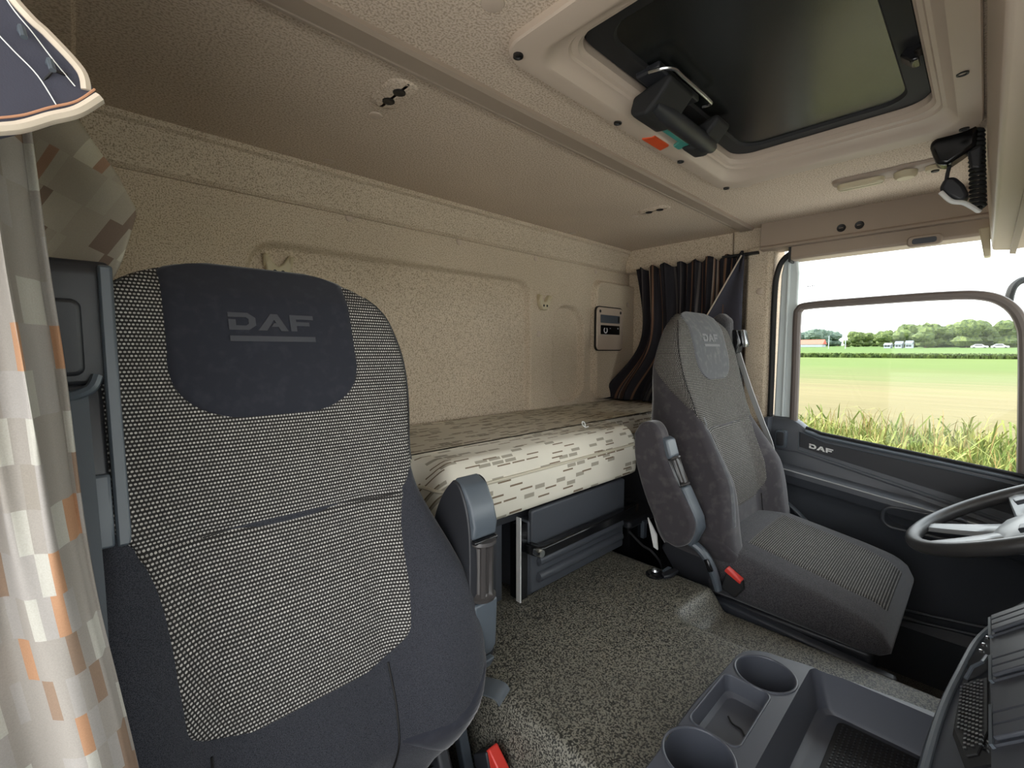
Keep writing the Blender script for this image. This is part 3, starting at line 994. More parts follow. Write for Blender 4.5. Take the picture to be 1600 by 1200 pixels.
p_prof = [(-.120, .872), (-.085, .835), (-.056, .770), (-.048, .66), (-.070, .56), (-.105, .515), (-.140, .515), (-.160, .55), (-.166, .64), (-.168, .76), (-.160, .82), (-.140, .862)]
p_trim = [('top_cap', [(-.172, .775), (-.177, .80), (-.166, .835), (-.146, .864), (-.120, .876), (-.118, .80), (-.12, .775)], -.413, -.360, M['grey_plastic']),
          ('front_trim', [(-.176, .645), (-.172, .57), (-.160, .548), (-.10, .548), (-.10, .66), (-.176, .66)], -.413, -.360, M['grey_plastic']),
          ('end_cap', [(-.172, .545), (-.158, .520), (-.128, .504), (-.10, .52), (-.10, .545)], -.412, -.361, M['grey_plastic']),
          ('roller_yoke', [(-.178, .775), (-.178, .768), (-.12, .762), (-.12, .775)], -.413, -.360, M['black_gloss'])]
seat_p = make_seat('passenger_seat', -.668, .76, 1, 'large passenger seat with black and white woven backrest in the foreground', PM, (-.17, .24),
                   (p_prof, -.417, -.355, p_trim, ((-.160, .660), (-.162, .774), -.386, .0265), M['black']), 'high-back cab seats')
d_prof = [(.062, .855), (.040, .888), (.005, .893), (-.020, .866), (-.038, .80), (-.078, .72), (-.116, .655), (-.126, .615), (-.110, .570), (-.075, .550), (-.040, .562), (-.015, .60), (.025, .68), (.058, .78)]
d_trim = [('front_trim', [(-.024, .852), (-.038, .846), (-.052, .800), (-.046, .792), (-.010, .80), (-.006, .85)], .308, .360, M['grey_plastic']),
          ('roller_yoke', [(-.046, .794), (-.082, .718), (-.050, .712), (-.010, .792)], .308, .360, M['black_gloss']),
          ('lower_trim', [(-.088, .720), (-.112, .675), (-.130, .640), (-.136, .608), (-.115, .560), (-.09, .56), (-.095, .62), (-.050, .715)], .312, .360, M['grey_plastic'])]
seat_d = make_seat('driver_seat', .665, .65, -1, 'dusty grey driver seat by the door with steering wheel in front', DM, (0, .265),
                   (d_prof, .296, .354, d_trim, ((-.044, .798), (-.078, .718), .334, .020), M['worn_velour']), 'high-back cab seats')

# belt hardware of the passenger seat
b = B(); b.prism([(.742, 1.058), (.744, 1.195), (.752, 1.208), (.86, 1.208), (.86, 1.058)], 'x', -.975, -.850)
bh = obj('belt_housing', b, M['black'], seat_p, bevel=.006, seg=3)
b = B(); b.prism(rrect(-.960, -.878, 1.070, 1.160, .010), 'y', .733, .75)
obj('housing_cover', b, M['black'], bh, bevel=.005, seg=3)
b = B(); b.prism([(.735, 1.202), (.730, 1.06), (.688, .885), (.684, .872), (.74, .872), (.80, 1.05), (.82, 1.20)], 'x', -.862, -.848)
obj('belt_upright', b, M['grey_plastic'], seat_p, bevel=.003)
b = B(); b.prism([(.745, 1.06), (.712, .955), (.73, .88), (.86, .88), (.86, 1.06)], 'x', -.935, -.864)
obj('upright_cover', b, M['black'], seat_p, bevel=.004)
b = B(); b.prism([(.704, .955), (.690, .90), (.685, .873), (.74, .873), (.75, .955)], 'x', -.905, -.863)
obj('upright_foot', b, M['grey_plastic'], seat_p, bevel=.003)
b = B(); b.tube(spline([(-.918, .735, 1.052), (-.895, .730, 1.047), (-.875, .730, 1.055), (-.868, .735, 1.07)], 6), .006, 8)
obj('belt_guide', b, M['grey_plastic'], bh)
b = B(); b.ribbon(spline([(-.900, .735, 1.052), (-.899, .690, .95), (-.898, .645, .85), (-.898, .598, .75), (-.890, .556, .62), (-.882, .546, .45), (-.878, .56, .30)], 6), .046, (1, 0, 0))
obj('belt_strap', b, M['strap'], seat_p)
b = B(); b.ribbon(spline([(-.41, .70, .456), (-.392, .662, .468), (-.370, .625, .474), (-.350, .594, .470), (-.344, .584, .458)], 6), .044, (.93, .37, 0))
obj('strap_loop', b, M['strap'], seat_p)
b = B(); b.prism([(.640, .26), (.690, .42), (.672, .428), (.615, .26)], 'x', -.398, -.378)
obj('buckle_stalk', b, M['grey_plastic'], seat_p, bevel=.003)
b = B(); b.prism([(.560, .31), (.600, .302), (.620, .352), (.582, .382)], 'x', -.392, -.370)
bk = obj('buckle', b, M['black'], seat_p, bevel=.003)
b = B(); b.prism([(.545, .36), (.578, .318), (.612, .348), (.580, .388)], 'x', -.388, -.366)
obj('release_button', b, M['red'], bk, bevel=.003)

# belt hardware of the driver seat
b = B(); b.prism([(.70, .86), (.655, .88), (.662, 1.10), (.668, 1.215), (.70, 1.243), (.735, 1.22), (.735, .86)], 'x', .868, .925)
up_ = obj('belt_upright', b, M['worn_cloth'], seat_d, bevel=.012, seg=3)
b = B(); b.prism([(.690, 1.09), (.690, 1.175), (.652, 1.178), (.640, 1.13), (.650, 1.09)], 'x', .90, .955)
bh2 = obj('belt_housing', b, M['black_gloss'], seat_d, bevel=.005)
b = B(); b.prism([(.648, 1.178), (.635, 1.178), (.622, 1.125), (.626, 1.112), (.636, 1.112), (.641, 1.135)], 'x', .925, .958)
obj('housing_tip', b, M['chrome'], bh2, bevel=.003)
b = B(); b.tube([(.93 + .018*math.cos(t*PI/6), .668, 1.095 + .012*math.sin(t*PI/6)) for t in range(12)], .005, 8, closed=True)
obj('belt_guide', b, M['black'], bh2)
b = B(); b.ribbon(spline([(.948, .662, 1.098), (.952, .62, .97), (.956, .575, .85), (.958, .535, .745), (.957, .515, .62), (.95, .50, .47)], 6), .026, (.25, 1, .3))
obj('belt_strap', b, M['strap_and_highlight'], seat_d)
b = B(); b.grid(lambda a, c: (.955 + .02*math.sin(3*a), .705 - .055*a - .01*c, 1.06 - .17*c - .02*a), 8, 8)
obj('fabric_flap', b, M['rubber'], seat_d, solid=.006)
b = B(); b.prism([(.690, .590), (.660, .545), (.655, .500), (.668, .505)], 'x', .350, .356)
obj('fabric_tag', b, M['white'], seat_d)
b = B(); b.tube(spline([(.345, .560, .560), (.352, .530, .545), (.357, .505, .515), (.360, .488, .475), (.362, .478, .440)], 8), lambda t: .013 + .003*math.sin(t*PI), 10, flat=.8)
lv = obj('recliner_lever', b, M['grey_plastic'], seat_d)
b = B(); b.prism([(.512, .522), (.500, .528), (.484, .498), (.496, .492)], 'x', .336, .346)
obj('lever_button', b, M['black_gloss'], lv, bevel=.003)
b = B(); b.prism([(.480, .440), (.440, .425), (.420, .455), (.425, .480), (.462, .500)], 'x', .378, .398)
bk2 = obj('buckle', b, M['rubber'], seat_d, bevel=.004)
b = B(); b.prism([(.470, .492), (.428, .470), (.424, .480), (.464, .503)], 'x', .376, .398)
obj('release_button', b, M['red'], bk2, bevel=.002)
b = B(); b.prism([(.50, .40), (.10, .372), (.10, .345), (.50, .36)], 'x', .382, .41)
obj('side_valance', b, M['dash'], seat_d, bevel=.006)

# ------------------------------------------------------------------ roof hatch
OX0, OX1, OY0, OY1 = -.262, .452, .104, .508
ht = thing('roof_hatch', ((HX0+HX1)/2, (HY0+HY1)/2, 1.58), 'dark roof hatch in a beige moulded frame', 'roof hatch')


def hring(t, z, r):
    return [(x, y, z) for x, y in rrect(HX0 + (OX0-HX0)*t, HX1 + (OX1-HX1)*t, HY0 + (OY0-HY0)*t, HY1 + (OY1-HY1)*t, r, 8)]


b = B(); b.loft([hring(0, 1.603, .05), hring(0, 1.589, .05), hring(.03, 1.586, .05), hring(.42, 1.583, .05), hring(.50, 1.585, .05), hring(.60, 1.594, .05), hring(.72, 1.601, .05), hring(.80, 1.6015, .05), hring(.84, 1.606, .05), hring(.93, 1.608, .05), hring(.96, 1.613, .05), hring(1, 1.616, .05), hring(1, 1.68, .05)], cap=False)
hf = obj('hatch_frame', b, M['beige'], ht, angle=30)
b = B(); b.prism(rrect(OX0-.01, OX1+.01, OY0-.01, OY1+.01, .04), 'z', 1.634, 1.66)
hpn = obj('hatch_panel', b, M['hatch_panel'], ht, bevel=.003)
b = B(); b.loft([[(x, y, 1.634) for x, y in rrect(OX0, OX1, OY0, OY1, .05, 8)], [(x, y, 1.628) for x, y in rrect(OX0+.004, OX1-.004, OY0+.004, OY1-.004, .05, 8)], [(x, y, 1.628) for x, y in rrect(OX0+.036, OX1-.036, OY0+.036, OY1-.036, .05, 8)], [(x, y, 1.634) for x, y in rrect(OX0+.040, OX1-.040, OY0+.040, OY1-.040, .05, 8)]], cap=False)
obj('hatch_seal', b, M['rubber'], ht)
for x, y in ((-.334, .560), (-.026, .570), (.261, .570), (.545, .565), (.261, .055), (.545, .06)):
    b = B(); b.lathe([(.0085, 1.586), (.0085, 1.5815), (.006, 1.5815), (.005, 1.5845), (.0005, 1.5845)], (x, y, 0), 'z', 14)
    obj('screw', b, M['dark_hole'], hf)
b = B(); b.prism([(.076, .572), (.086, .546), (.152, .546), (.160, .572)], 'z', 1.5815, 1.586)
obj('sticker', b, M['orange'], hf)
# latch handle
def LS(bb, k=.84, c=(.075, .462, 1.628)):
    bb.v = [tuple(c[q] + (v[q] - c[q])*k for q in range(3)) for v in bb.v]
    return bb


b = B(); b.box(-.115, .085, .440, .500, 1.617, 1.634)
lp = obj('latch_plate', LS(b), M['black'], ht, bevel=.004)
b = B(); b.tube(spline([(-.122, .462, 1.613), (-.118, .43, 1.609), (-.10, .413, 1.608), (-.06, .413, 1.608), (.07, .413, 1.608), (.10, .418, 1.609), (.103, .44, 1.612)], 5), .004, 8)
obj('latch_wire', LS(b), M['chrome'], lp)
for x0, x1 in ((-.075, .040), (.185, .262)):
    b = B(); b.prism([(.440, 1.625), (.530, 1.604), (.540, 1.572), (.528, 1.556), (.496, 1.552), (.462, 1.578), (.430, 1.612)], 'x', x0, x1)
    obj('latch_arm', LS(b), M['rubber'], lp, bevel=.010, seg=4)
b = B(); b.tube([(x, .486, 1.574) for x in (-.06, 0, .05, .10, .15, .20, .24, .268)], lambda t: .025 if .03 < t < .97 else .017, 16, flat=.85)
obj('handle_grip', LS(b), M['black'], lp)
b = B(); b.prism([(.045, .512), (.195, .512), (.195, .548), (.165, .548), (.155, .526), (.045, .526)], 'z', 1.566, 1.574)
obj('level_strip', LS(b), M['teal'], lp, bevel=.002)
b = B(); b.prism([(.090, 1.63), (.125, 1.63), (.135, 1.618), (.118, 1.602), (.106, 1.602), (.112, 1.616)], 'x', .19, .222)
obj('hinge_hook', b, M['black_gloss'], ht, bevel=.003)

# reading lamp
rl = thing('reading_lamp', (.785, .22, 1.58), 'slim beige reading lamp with round swivel spot in the ceiling', 'lamp')
b = B(); b.loft([[(x, y, z) for x, y in rrect(.755-i, .815+i, .085-i, .345+i, .022)] for i, z in ((.002, 1.601), (.0, 1.592), (-.006, 1.588))])
obj('base', b, M['beige_dark'], rl)
b = B(); b.loft([[(x, y, z) for x, y in rrect(.765+i, .805-i, .225+i, .335-i, .016)] for i, z in ((0, 1.589), (.001, 1.578), (.006, 1.573))])
obj('lens', b, M['cream'], rl)
b = B(); b.lathe([(.026, 1.588), (.025, 1.578), (.019, 1.571), (.0005, 1.569)], (.785, .180, 0), 'z', 20)
obj('swivel_spot', b, M['cream'], rl)
b = B(); b.prism(rrect(.770, .800, .100, .140, .010), 'z', 1.576, 1.589)
sw2 = obj('switch_bar', b, M['cream'], rl, bevel=.003)
b = B(); b.lathe([(.009, 1.577), (.008, 1.5725), (.0005, 1.5725)], (.785, .120, 0), 'z', 14)
obj('switch_knob', b, M['dark_hole'], sw2)

# overhead shelf above the windscreen
os_ = thing('overhead_shelf', (0, -.1, 1.38), 'tall beige overhead shelf panel at the right picture edge', 'shelf')
b = B(); b.prism([(.026, 1.600), (.024, 1.56), (.010, 1.43), (.004, 1.388), (-.030, 1.384), (-.60, 1.42), (-.84, 1.48), (-.84, 1.60)], 'x', -1.10, 1.045)
obj('body', b, M['beige'], os_, bevel=.006, seg=3)
b = B(); b.prism([(-.030, 1.600), (-.030, 1.375), (-.042, 1.372), (-.042, 1.600)], 'x', -1.09, 1.05)
obj('rib', b, M['beige_dark'], os_)
b = B(); b.prism([(.035, 1.455), (.012, 1.455), (.006, 1.372), (.020, 1.372)], 'x', 1.035, 1.075)
brk = obj('bracket', b, M['cream'], os_, bevel=.003)

# hand microphone hanging at the shelf corner
X0 = .62
mc = thing('radio_microphone', (X0, .06, 1.48), 'black radio hand microphones with coiled cord hanging beside overhead shelf', 'microphone')
b = B(); b.prism([(.118, 1.575), (.118, 1.590), (.095, 1.600), (.060, 1.612), (.040, 1.600), (.040, 1.560), (.060, 1.545), (.085, 1.528), (.105, 1.535)], 'x', X0-.03, X0+.02)
obj('upper_handset', b, M['black_gloss'], mc, bevel=.008, seg=3)
b = B(); b.tube([(X0-.005, .082, 1.54), (X0-.004, .086, 1.515), (X0, .088, 1.49)], .004, 8)
obj('hanger', b, M['black'], mc)
b = B(); b.prism([(.098, 1.478), (.090, 1.500), (.072, 1.500), (.056, 1.478), (.045, 1.450), (.062, 1.438), (.088, 1.462)], 'x', X0-.028, X0+.018)
lh = obj('lower_handset', b, M['black'], mc, bevel=.008, seg=3)
b = B(); b.tube(spline([(X0-.03, .094, 1.468), (X0-.032, .075, 1.443), (X0-.03, .055, 1.435), (X0-.02, .040, 1.424), (X0, .030, 1.418), (X0+.02, .028, 1.430)], 6), .005, 8)
obj('pale_edge', b, M['white'], lh)
b = B(); b.tube([(X0 - .005 + .011*math.cos(t*.6), .043 - .012*(t/190) + .011*math.sin(t*.6), 1.60 - .175*t/190) for t in range(190)], .0044, 6)
obj('coiled_cord', b, M['rubber'], mc)
b = B(); b.prism([(.055, 1.552), (.030, 1.56), (.030, 1.505), (.048, 1.512)], 'x', X0-.02, X0+.01)
obj('holder', b, M['black'], mc, bevel=.005)

# heater control, coat hooks
tc_ = thing('heater_control', (1.05, 1.30, 1.10), 'beige bunk control panel with small display on rear wall', 'control panel')
yw = rear_y(1.05, 1.2)
b = B(); b.prism(rrect(.915, 1.135, 1.103, 1.308, .022), 'y', yw - .010, yw + .005)
cp = obj('plate', b, M['beige'], tc_, bevel=.004)
b = B(); b.prism(rrect(.910, 1.140, 1.098, 1.313, .025), 'y', yw - .004, yw + .005)
obj('outline_gap', b, M['dark_hole'], tc_)  # larger dark plate stands in for the dark gap around the panel
b = B(); b.prism(rrect(.940, 1.104, 1.233, 1.272, .005), 'y', yw - .012, yw)
obj('display', b, M['grey_plastic'], tc_, bevel=.001)
b = B(); b.box(1.086, 1.098, yw - .0135, yw, 1.238, 1.267)
obj('display_key', b, M['dark_hole'], tc_)
b = B(); b.prism(rrect(.942, 1.102, 1.178, 1.222, .003), 'y', yw - .012, yw)
kb = obj('key_panel', b, M['black_gloss'], tc_)
b = B(); b.tube([(.980 + .013*math.cos(math.radians(a)), yw - .0125, 1.198 + .013*math.sin(math.radians(a))) for a in range(130, 411, 20)], .0025, 6)
obj('power_symbol', b, M['white'], kb)
for q0, q1, q2 in ((1.015, 1.023, 1.209), (1.083, 1.089, 1.212)):
    b = B(); b.box(q0, q1, yw - .013, yw, 1.206, q2)
    obj('key_mark', b, M['white'], kb)
for x in (.938, 1.112):
    b = B(); b.lathe([(.0005, yw - .0105), (.0075, yw - .0105), (.0085, yw - .009)], (x, 0, 1.288), 'y', 12)
    obj('screw', b, M['dark_hole'], cp)
for k, (hx, hz, lab) in enumerate(((.569, 1.312, 'small beige forked coat hook beside the heater control panel'), (-.475, 1.335, 'beige forked coat hook peeking over the passenger seat'))):
    yh = rear_y(hx, hz)
    hk = thing('coat_hook', (hx, yh, hz - .03), lab, 'hook', 'coat hooks on the rear wall')
    b = B(); b.prism([(hx-.030, hz+.028), (hx-.036, hz+.022), (hx-.030, hz-.02), (hx-.012, hz-.040), (hx+.012, hz-.040), (hx+.030, hz-.02), (hx+.036, hz+.022), (hx+.030, hz+.028), (hx+.012, hz+.0), (hx, hz-.008), (hx-.012, hz)], 'y', yh - .020, yh + .002)
    hb = obj('fork', b, M['cream'], hk, bevel=.004)
    for s in (-1, 1):
        b = B(); b.tube([(hx + s*.031, yh - .008, hz - .005), (hx + s*.032, yh - .018, hz + .008), (hx + s*.033, yh - .024, hz + .020)], .006, 8)
        obj('prong', b, M['cream'], hk)
        b = B(); b.lathe([(.0005, yh - .0205), (.005, yh - .0205), (.0055, yh - .019)], (hx + s*.010, 0, hz - .022), 'y', 10)
        obj('screw', b, M['dark_hole'], hb)

# ------------------------------------------------------------------ curtains
cr = thing('striped_curtain', (1.12, .95, .86), 'dark curtain with thin brown stripes gathered behind driver seat', 'curtain')


def rc(a, c):
    # a along the rail (rear to front), c downwards
    y = 1.215 - .505*a
    z = 1.497 - .64*c
    fold = math.sin(a*58 + 1.9*math.sin(a*11 + 1.5*c)) * (.013 + .012*c) + .012*math.sin(a*17 + 3*c) + .006*math.sin(a*131 + 4*c)*(1 - .6*c)
    spread = sstep(.35, 1, c)**2
    yl = y + (.16*spread*(1-a)**2) - .03*math.sin(c*PI)*(1-a)
    x = 1.128 + fold*1.0 - .055*spread*(1-a) - .02*c
    if a > .72: yl -= .0
    z += .010*math.sin(a*46)*(1 if c < .02 else 0)
    return (x, yl, max(z, .858)), (a*1.5 + .05*c + .02*math.sin(3*c + 9*a), z)


b = B(); b.grid(rc, 200, 40)
obj('cloth', b, M['curtain_dark'], cr, angle=80, solid=.003)
b = B()
b.grid(lambda a, c: (1.098 + .01*math.sin(5*a) - .005*c, .700 + (.012 + .34*c)*(1-a), 1.487 - .60*c), 12, 24)
obj('lining', b, M['lining'], cr, solid=.003)
b = B(); b.tube([(1.094, .712 + .34*t, 1.487 - .60*t) for t in (0, .1, .2, .3, .4, .5, .7, .9)], .003, 6)
obj('stitching', b, M['hem'], cr)
b = B(); b.box(1.118, 1.14, .66, .80, 1.490, 1.500)
obj('curtain_rail', b, M['dark_hole'], cr)

# rear left curtain corner behind the passenger seat
XR = [(1.20, -.842), (1.238, -.826), (1.275, -.815), (1.322, -.802), (1.352, -.816), (1.375, -.824), (1.403, -.843), (1.442, -.864), (1.50, -.89), (1.56, -.91)]
b = B()


def bc(a, c):
    z = 1.02 + .56*c
    xr = interp(XR, z)
    x = -1.16 + (xr + 1.16)*a
    return (x, .97 + .018*math.sin(a*11 + z*5) + .05*(1-a), z), (x, z)


b.grid(bc, 60, 40)
tag(obj('rear_curtain', b, M['curtain_tilt'], angle=80, solid=.004), 'patterned taupe curtain bunched in the corner behind the passenger seat', 'curtain')

# foreground curtain on the left edge of the picture
EX = [(.20, -.835), (.60, -.853), (.72, -.863), (.80, -.872), (.89, -.883), (.97, -.890), (1.09, -.8965), (1.16, -.901), (1.23, -.904), (1.5, -.915)]
fc = thing('front_curtain', (-1.0, .5, .2), 'long beige patterned curtain hanging at the left picture edge', 'curtain')


def fcf(a, c):
    z = .20 + 1.30*c
    xr = sinterp(EX, z)
    x = xr - .26*(1-a)
    f = sstep(.8, 1.15, z)
    y = .50 + (.010 + .006*f)*math.sin((1-a)*30 + z*2) + .012*f*math.sin((1-a)*75) + .02*(1-a)
    if a > .985: y += .012
    return (x + .004*f*math.cos((1-a)*75), y, z), ((x - xr)*1.0, z)


b = B(); b.grid(fcf, 140, 60)
obj('cloth', b, M['curtain'], fc, angle=80, solid=.002)
# turned-over top showing the dark lining
fl = [(-1.12, 1.16), (-.96, 1.20), (-.910, 1.2225), (-.889, 1.2365), (-.866, 1.258), (-.872, 1.272), (-.886, 1.287), (-.893, 1.293), (-.902, 1.304), (-.915, 1.33), (-.93, 1.37), (-.945, 1.46), (-1.12, 1.46)]
b = B(); b.prism(fl, 'y', .398, .403)
fo = obj('turned_flap', b, M['lining'], fc, smooth=False)
b = B(); b.tube(spline([(x, .398, z) for x, z in ((-.872, 1.262), (-.874, 1.273), (-.887, 1.2875), (-.894, 1.2935), (-.903, 1.305), (-.916, 1.331), (-.931, 1.371))], 6), .0028, 6, flat=1)
obj('side_hem', b, M['hem'], fo)
b = B(); b.tube(spline([(x, .397, z) for x, z in ((-.866, 1.259), (-.877, 1.247), (-.889, 1.239), (-.900, 1.231), (-.911, 1.2255), (-.96, 1.204), (-1.1, 1.165))], 6), .0055, 8, flat=.6)
obj('lower_hem', b, M['hem'], fo)
b = B(); b.tube(spline([(x, .3935, z + .0035) for x, z in ((-.868, 1.259), (-.877, 1.2485), (-.889, 1.2405), (-.900, 1.2325), (-.911, 1.227))], 6), .0007, 6)
obj('hem_stitching', b, M['hem_orange'], fo)
for pth in (((-.877, 1.262), (-.886, 1.274), (-.894, 1.286), (-.902, 1.297), (-.912, 1.318)), ((-.886, 1.248), (-.893, 1.262), (-.902, 1.272), (-.912, 1.283), (-.93, 1.30))):
    b = B(); b.tube(spline([(x, .3965, z) for x, z in pth], 5), .00035, 5)
    obj('stitch_line', b, M['white'], fo)
for x, z in ((-.8975, 1.2815), (-.8868, 1.268)):
    b = B(); b.tube([(x - .001, .398, z + .003), (x - .0005, .388, z + .001), (x + .0005, .386, z - .005)], .0017, 8)
    obj('glider_hook', b, M['grey_plastic'], fo)
b = B(); b.ribbon([(-.893, .40, 1.257), (-.886, .396, 1.2675), (-.880, .397, 1.2675)], .0016, (0, .2, 1), .0005)
obj('hook_loop', b, M['dark_hole'], fo)
b = B(); b.box(-1.16, -.905, .60, .63, 1.26, 1.30)
tag(obj('curtain_bracket', b, M['dash'], bevel=.003), 'dark grey bracket plate behind the left curtain', 'bracket')

# ------------------------------------------------------------------ steering wheel
swc = Vector((.665, -.095, .735)); tilt = math.radians(30)
tv = Vector((0, math.cos(tilt), -math.sin(tilt))); xv = Vector((1, 0, 0)); nv = xv.cross(tv) * 1.0
if nv.z < 0: nv = -nv
st = thing('steering_wheel', (swc.x, swc.y, .45), 'dark steering wheel with pale grey spokes in front of driver seat', 'steering wheel')


def SP(r, a, h=0): return swc + xv*(r*math.cos(a)) + tv*(r*math.sin(a)) + nv*h


RW = .232
b = B(); b.tube([SP(RW, 2*PI*k/64) for k in range(64)], .0165, 14, closed=True)
obj('rim', b, M['wheel'], st)


def spoke(a0, a1, nm='spoke'):
    bb = B(); rg = []
    for t in range(9):
        r = .055 + (RW - .005 - .055) * t/8
        h = -.035 + .030*(t/8)**1.3
        c = a0 + (a1 - a0)*.5
        hw = .040 - .022*(t/8)
        d = Vector((math.cos(c), math.sin(c), 0)); n = Vector((-math.sin(c), math.cos(c), 0))
        base = swc + xv*(r*d.x) + tv*(r*d.y) + nv*h
        side = xv*n.x + tv*n.y
        rg.append([base - side*hw - nv*.004, base - side*hw*.8 + nv*.006, base + nv*.009, base + side*hw*.8 + nv*.006, base + side*hw - nv*.004, base - nv*.012])
    bb.loft(rg)
    return obj(nm, bb, M['wheel_grey'], st, angle=50)


for a in (PI - .12, PI*.62, PI*.38, .12):
    spoke(a, a)
b = B()
rg = []
for r, h in ((.085, -.062), (.092, -.045), (.088, -.028), (.070, -.018), (.03, -.012), (.001, -.011)):
    rg.append([SP(r * (1.12 if abs(math.cos(2*PI*j/32)) > .7 else 1), 2*PI*j/32, h) for j in range(32)])
b.loft(rg)
hub = obj('hub', b, M['wheel_grey'], st)
for (r, a) in ((.125, PI - .12), (.125, .12)):
    bb = B(); c = SP(r, a, -.002); d = (SP(r + .01, a) - SP(r, a)).normalized(); e = nv.cross(d)
    bb.loft([[c + d*x*.018*s + e*y*.014*s + nv*h for x, y in ((-1, -1), (1, -1), (1, 1), (-1, 1))] for h, s in ((0, 1), (.008, 1), (.010, .85))])
    obj('button_pad', bb, M['dash'], st, bevel=.001)
b = B(); b.tube([SP(0, 0, -.05), SP(0, 0, -.10) + Vector((0, -.02, -.02)), Vector((.665, -.22, .40)), Vector((.665, -.36, .05))], lambda t: .062 - .015*t, 16)
obj('steering_column', b, M['black'], st)

# ------------------------------------------------------------------ dashboard
ds = thing('dashboard', (0, -.4, .45), 'dark dashboard centre stack with vent grilles and switches', 'dashboard')
b = B(); b.prism([(-.13, .0), (-.13, .62), (-.16, .78), (-.30, .84), (-.84, .82), (-.84, 0)], 'x', -1.15, 1.10)
obj('dash_body', b, M['dash'], ds, bevel=.02, seg=3)
# sloping centre stack: face plane z = .66 - y, rear edge curved in plan
EDGE = [(-.46, .030), (-.35, .030), (-.226, .026), (-.12, .018), (-.041, .006), (.042, -.010), (.086, -.034), (.112, -.059), (.128, -.10), (.132, -.16)]


def SF(x, y, h=0):  # point on the sloping face, h proud of it
    k = math.sqrt(.5)
    return (x, y + h*k, .66 - y + h*k)


def edge_y(x): return interp(EDGE, x)


b = B()
rings = []
ep = [p for p in spline([(x, y, 0) for x, y in EDGE], 5)]
rows = [[], [], [], [], [], [], []]
for p in ep:
    yb = p.y
    rows[0].append((p.x, min(yb, -.02) - .19, .44))
    rows[1].append((p.x, yb - .045, .445))
    rows[2].append((p.x, yb - .012, .62 - min(0, yb)*.6))
    rows[3].append((p.x, yb + .004, .652 - yb))
    rows[4].append((p.x, yb - .0015, .664 - yb))
    rows[5].append((p.x, yb - .012, .666 - yb + .004))
    rows[6].append((p.x, -.20, .86))
b.loft(rows, closed=False)
stack = obj('centre_stack', b, M['dash'], ds, angle=30)
b = B(); b.tube([SF(p.x, p.y - .006, .0035) for p in ep[:42]], .0045, 8)
obj('stack_rim', b, M['grey_plastic'], stack)


def face_prism(poly, h0, h1):
    bb = B(); n = len(poly)
    bb.loft([[SF(x, y, h0) for x, y in poly], [SF(x, y, h1) for x, y in poly]])
    return bb


# dark inset lane with the mesh grille, raised switch banks
obj('inset_lane', face_prism([(-.255, -.012), (-.19, -.001), (-.10, -.004), (-.02, -.010), (.05, -.030), (.045, -.040), (-.02, -.030), (-.255, -.030)], .004, .0065), M['black_gloss'], stack, smooth=False)
gf = obj('grille_frame', face_prism([(-.236, -.013), (-.181, -.003), (-.093, -.006), (-.085, -.010), (-.085, -.0275), (-.2, -.0275), (-.236, -.0205)], .0065, .008), M['rubber'], stack, smooth=False)
bb = B(); kk = 0
for i in range(17):
    for j in range(7):
        x = -.226 + .0082*i + (.0041 if j % 2 else 0); y = -.0075 - .0028*j
        if x > -.09 or (x < -.19 and y > -.0105 - (x+.19)*-.0) : continue
        c = Vector(SF(x, y, .0082)); e = .0022; r_ = .0011
        p = [Vector(SF(x-e, y-r_, .008)), Vector(SF(x+e*.4, y-r_, .008)), Vector(SF(x+e, y+r_, .008)), Vector(SF(x-e*.4, y+r_, .008))]
        q = Vector((0, .7071, .7071)) * .0022
        bb.loft([p, [v + q for v in p]])
go = obj('grille_mesh', bb, M['chrome'], gf, smooth=False); go['kind'] = 'stuff'
obj('switch_panel', face_prism([(-.30, -.034), (.055, -.034), (.075, -.045), (.075, -.12), (-.30, -.12)], .006, .014), M['dash'], stack, smooth=False)
for x0, x1 in ((-.052, .058), (-.122, -.020 - .04), (-.246, -.172)):
    pass
for k, (x0, x1) in enumerate(((.005, .062), (-.118, -.058), (-.246, -.176))):
    bz = obj('switch_bezel', face_prism([(x0, -.0375), (x1, -.0375), (x1, -.10), (x0, -.10)], .014, .0165), M['dash'], stack, smooth=False)
    obj('bezel_edge', face_prism([(x0 - .002, -.0352), (x1 + .002, -.0352), (x1 + .002, -.0375), (x0 - .002, -.0375)], .014, .0185), M['grey_plastic'], bz, smooth=False)
    for j in range(3):
        a0 = x0 + .003 + (x1 - x0 - .003) * j/3; a1 = a0 + (x1 - x0)/3 - .003
        obj('switch', face_prism([(a0, -.0395), (a1, -.0395), (a1, -.075), (a0, -.075)], .0165, .0215), M['dash'], bz, bevel=.0015)
for x in (-.005, .012, .030, .048):
    bb = B(); bb.lathe([(.0025, 0), (.0022, .003), (.0005, .0035)], SF(x, -.021 - max(0, x)*.2, .006), 'z', 8)
    obj('stud', bb, M['chrome'], stack)
bb = B(); bb.tube([SF(-.075, -.010, .009), SF(-.060, -.018, .013), SF(-.052, -.026, .012), SF(-.030, -.028, .009)], .0022, 6)
obj('clip', bb, M['grey_plastic'], stack)

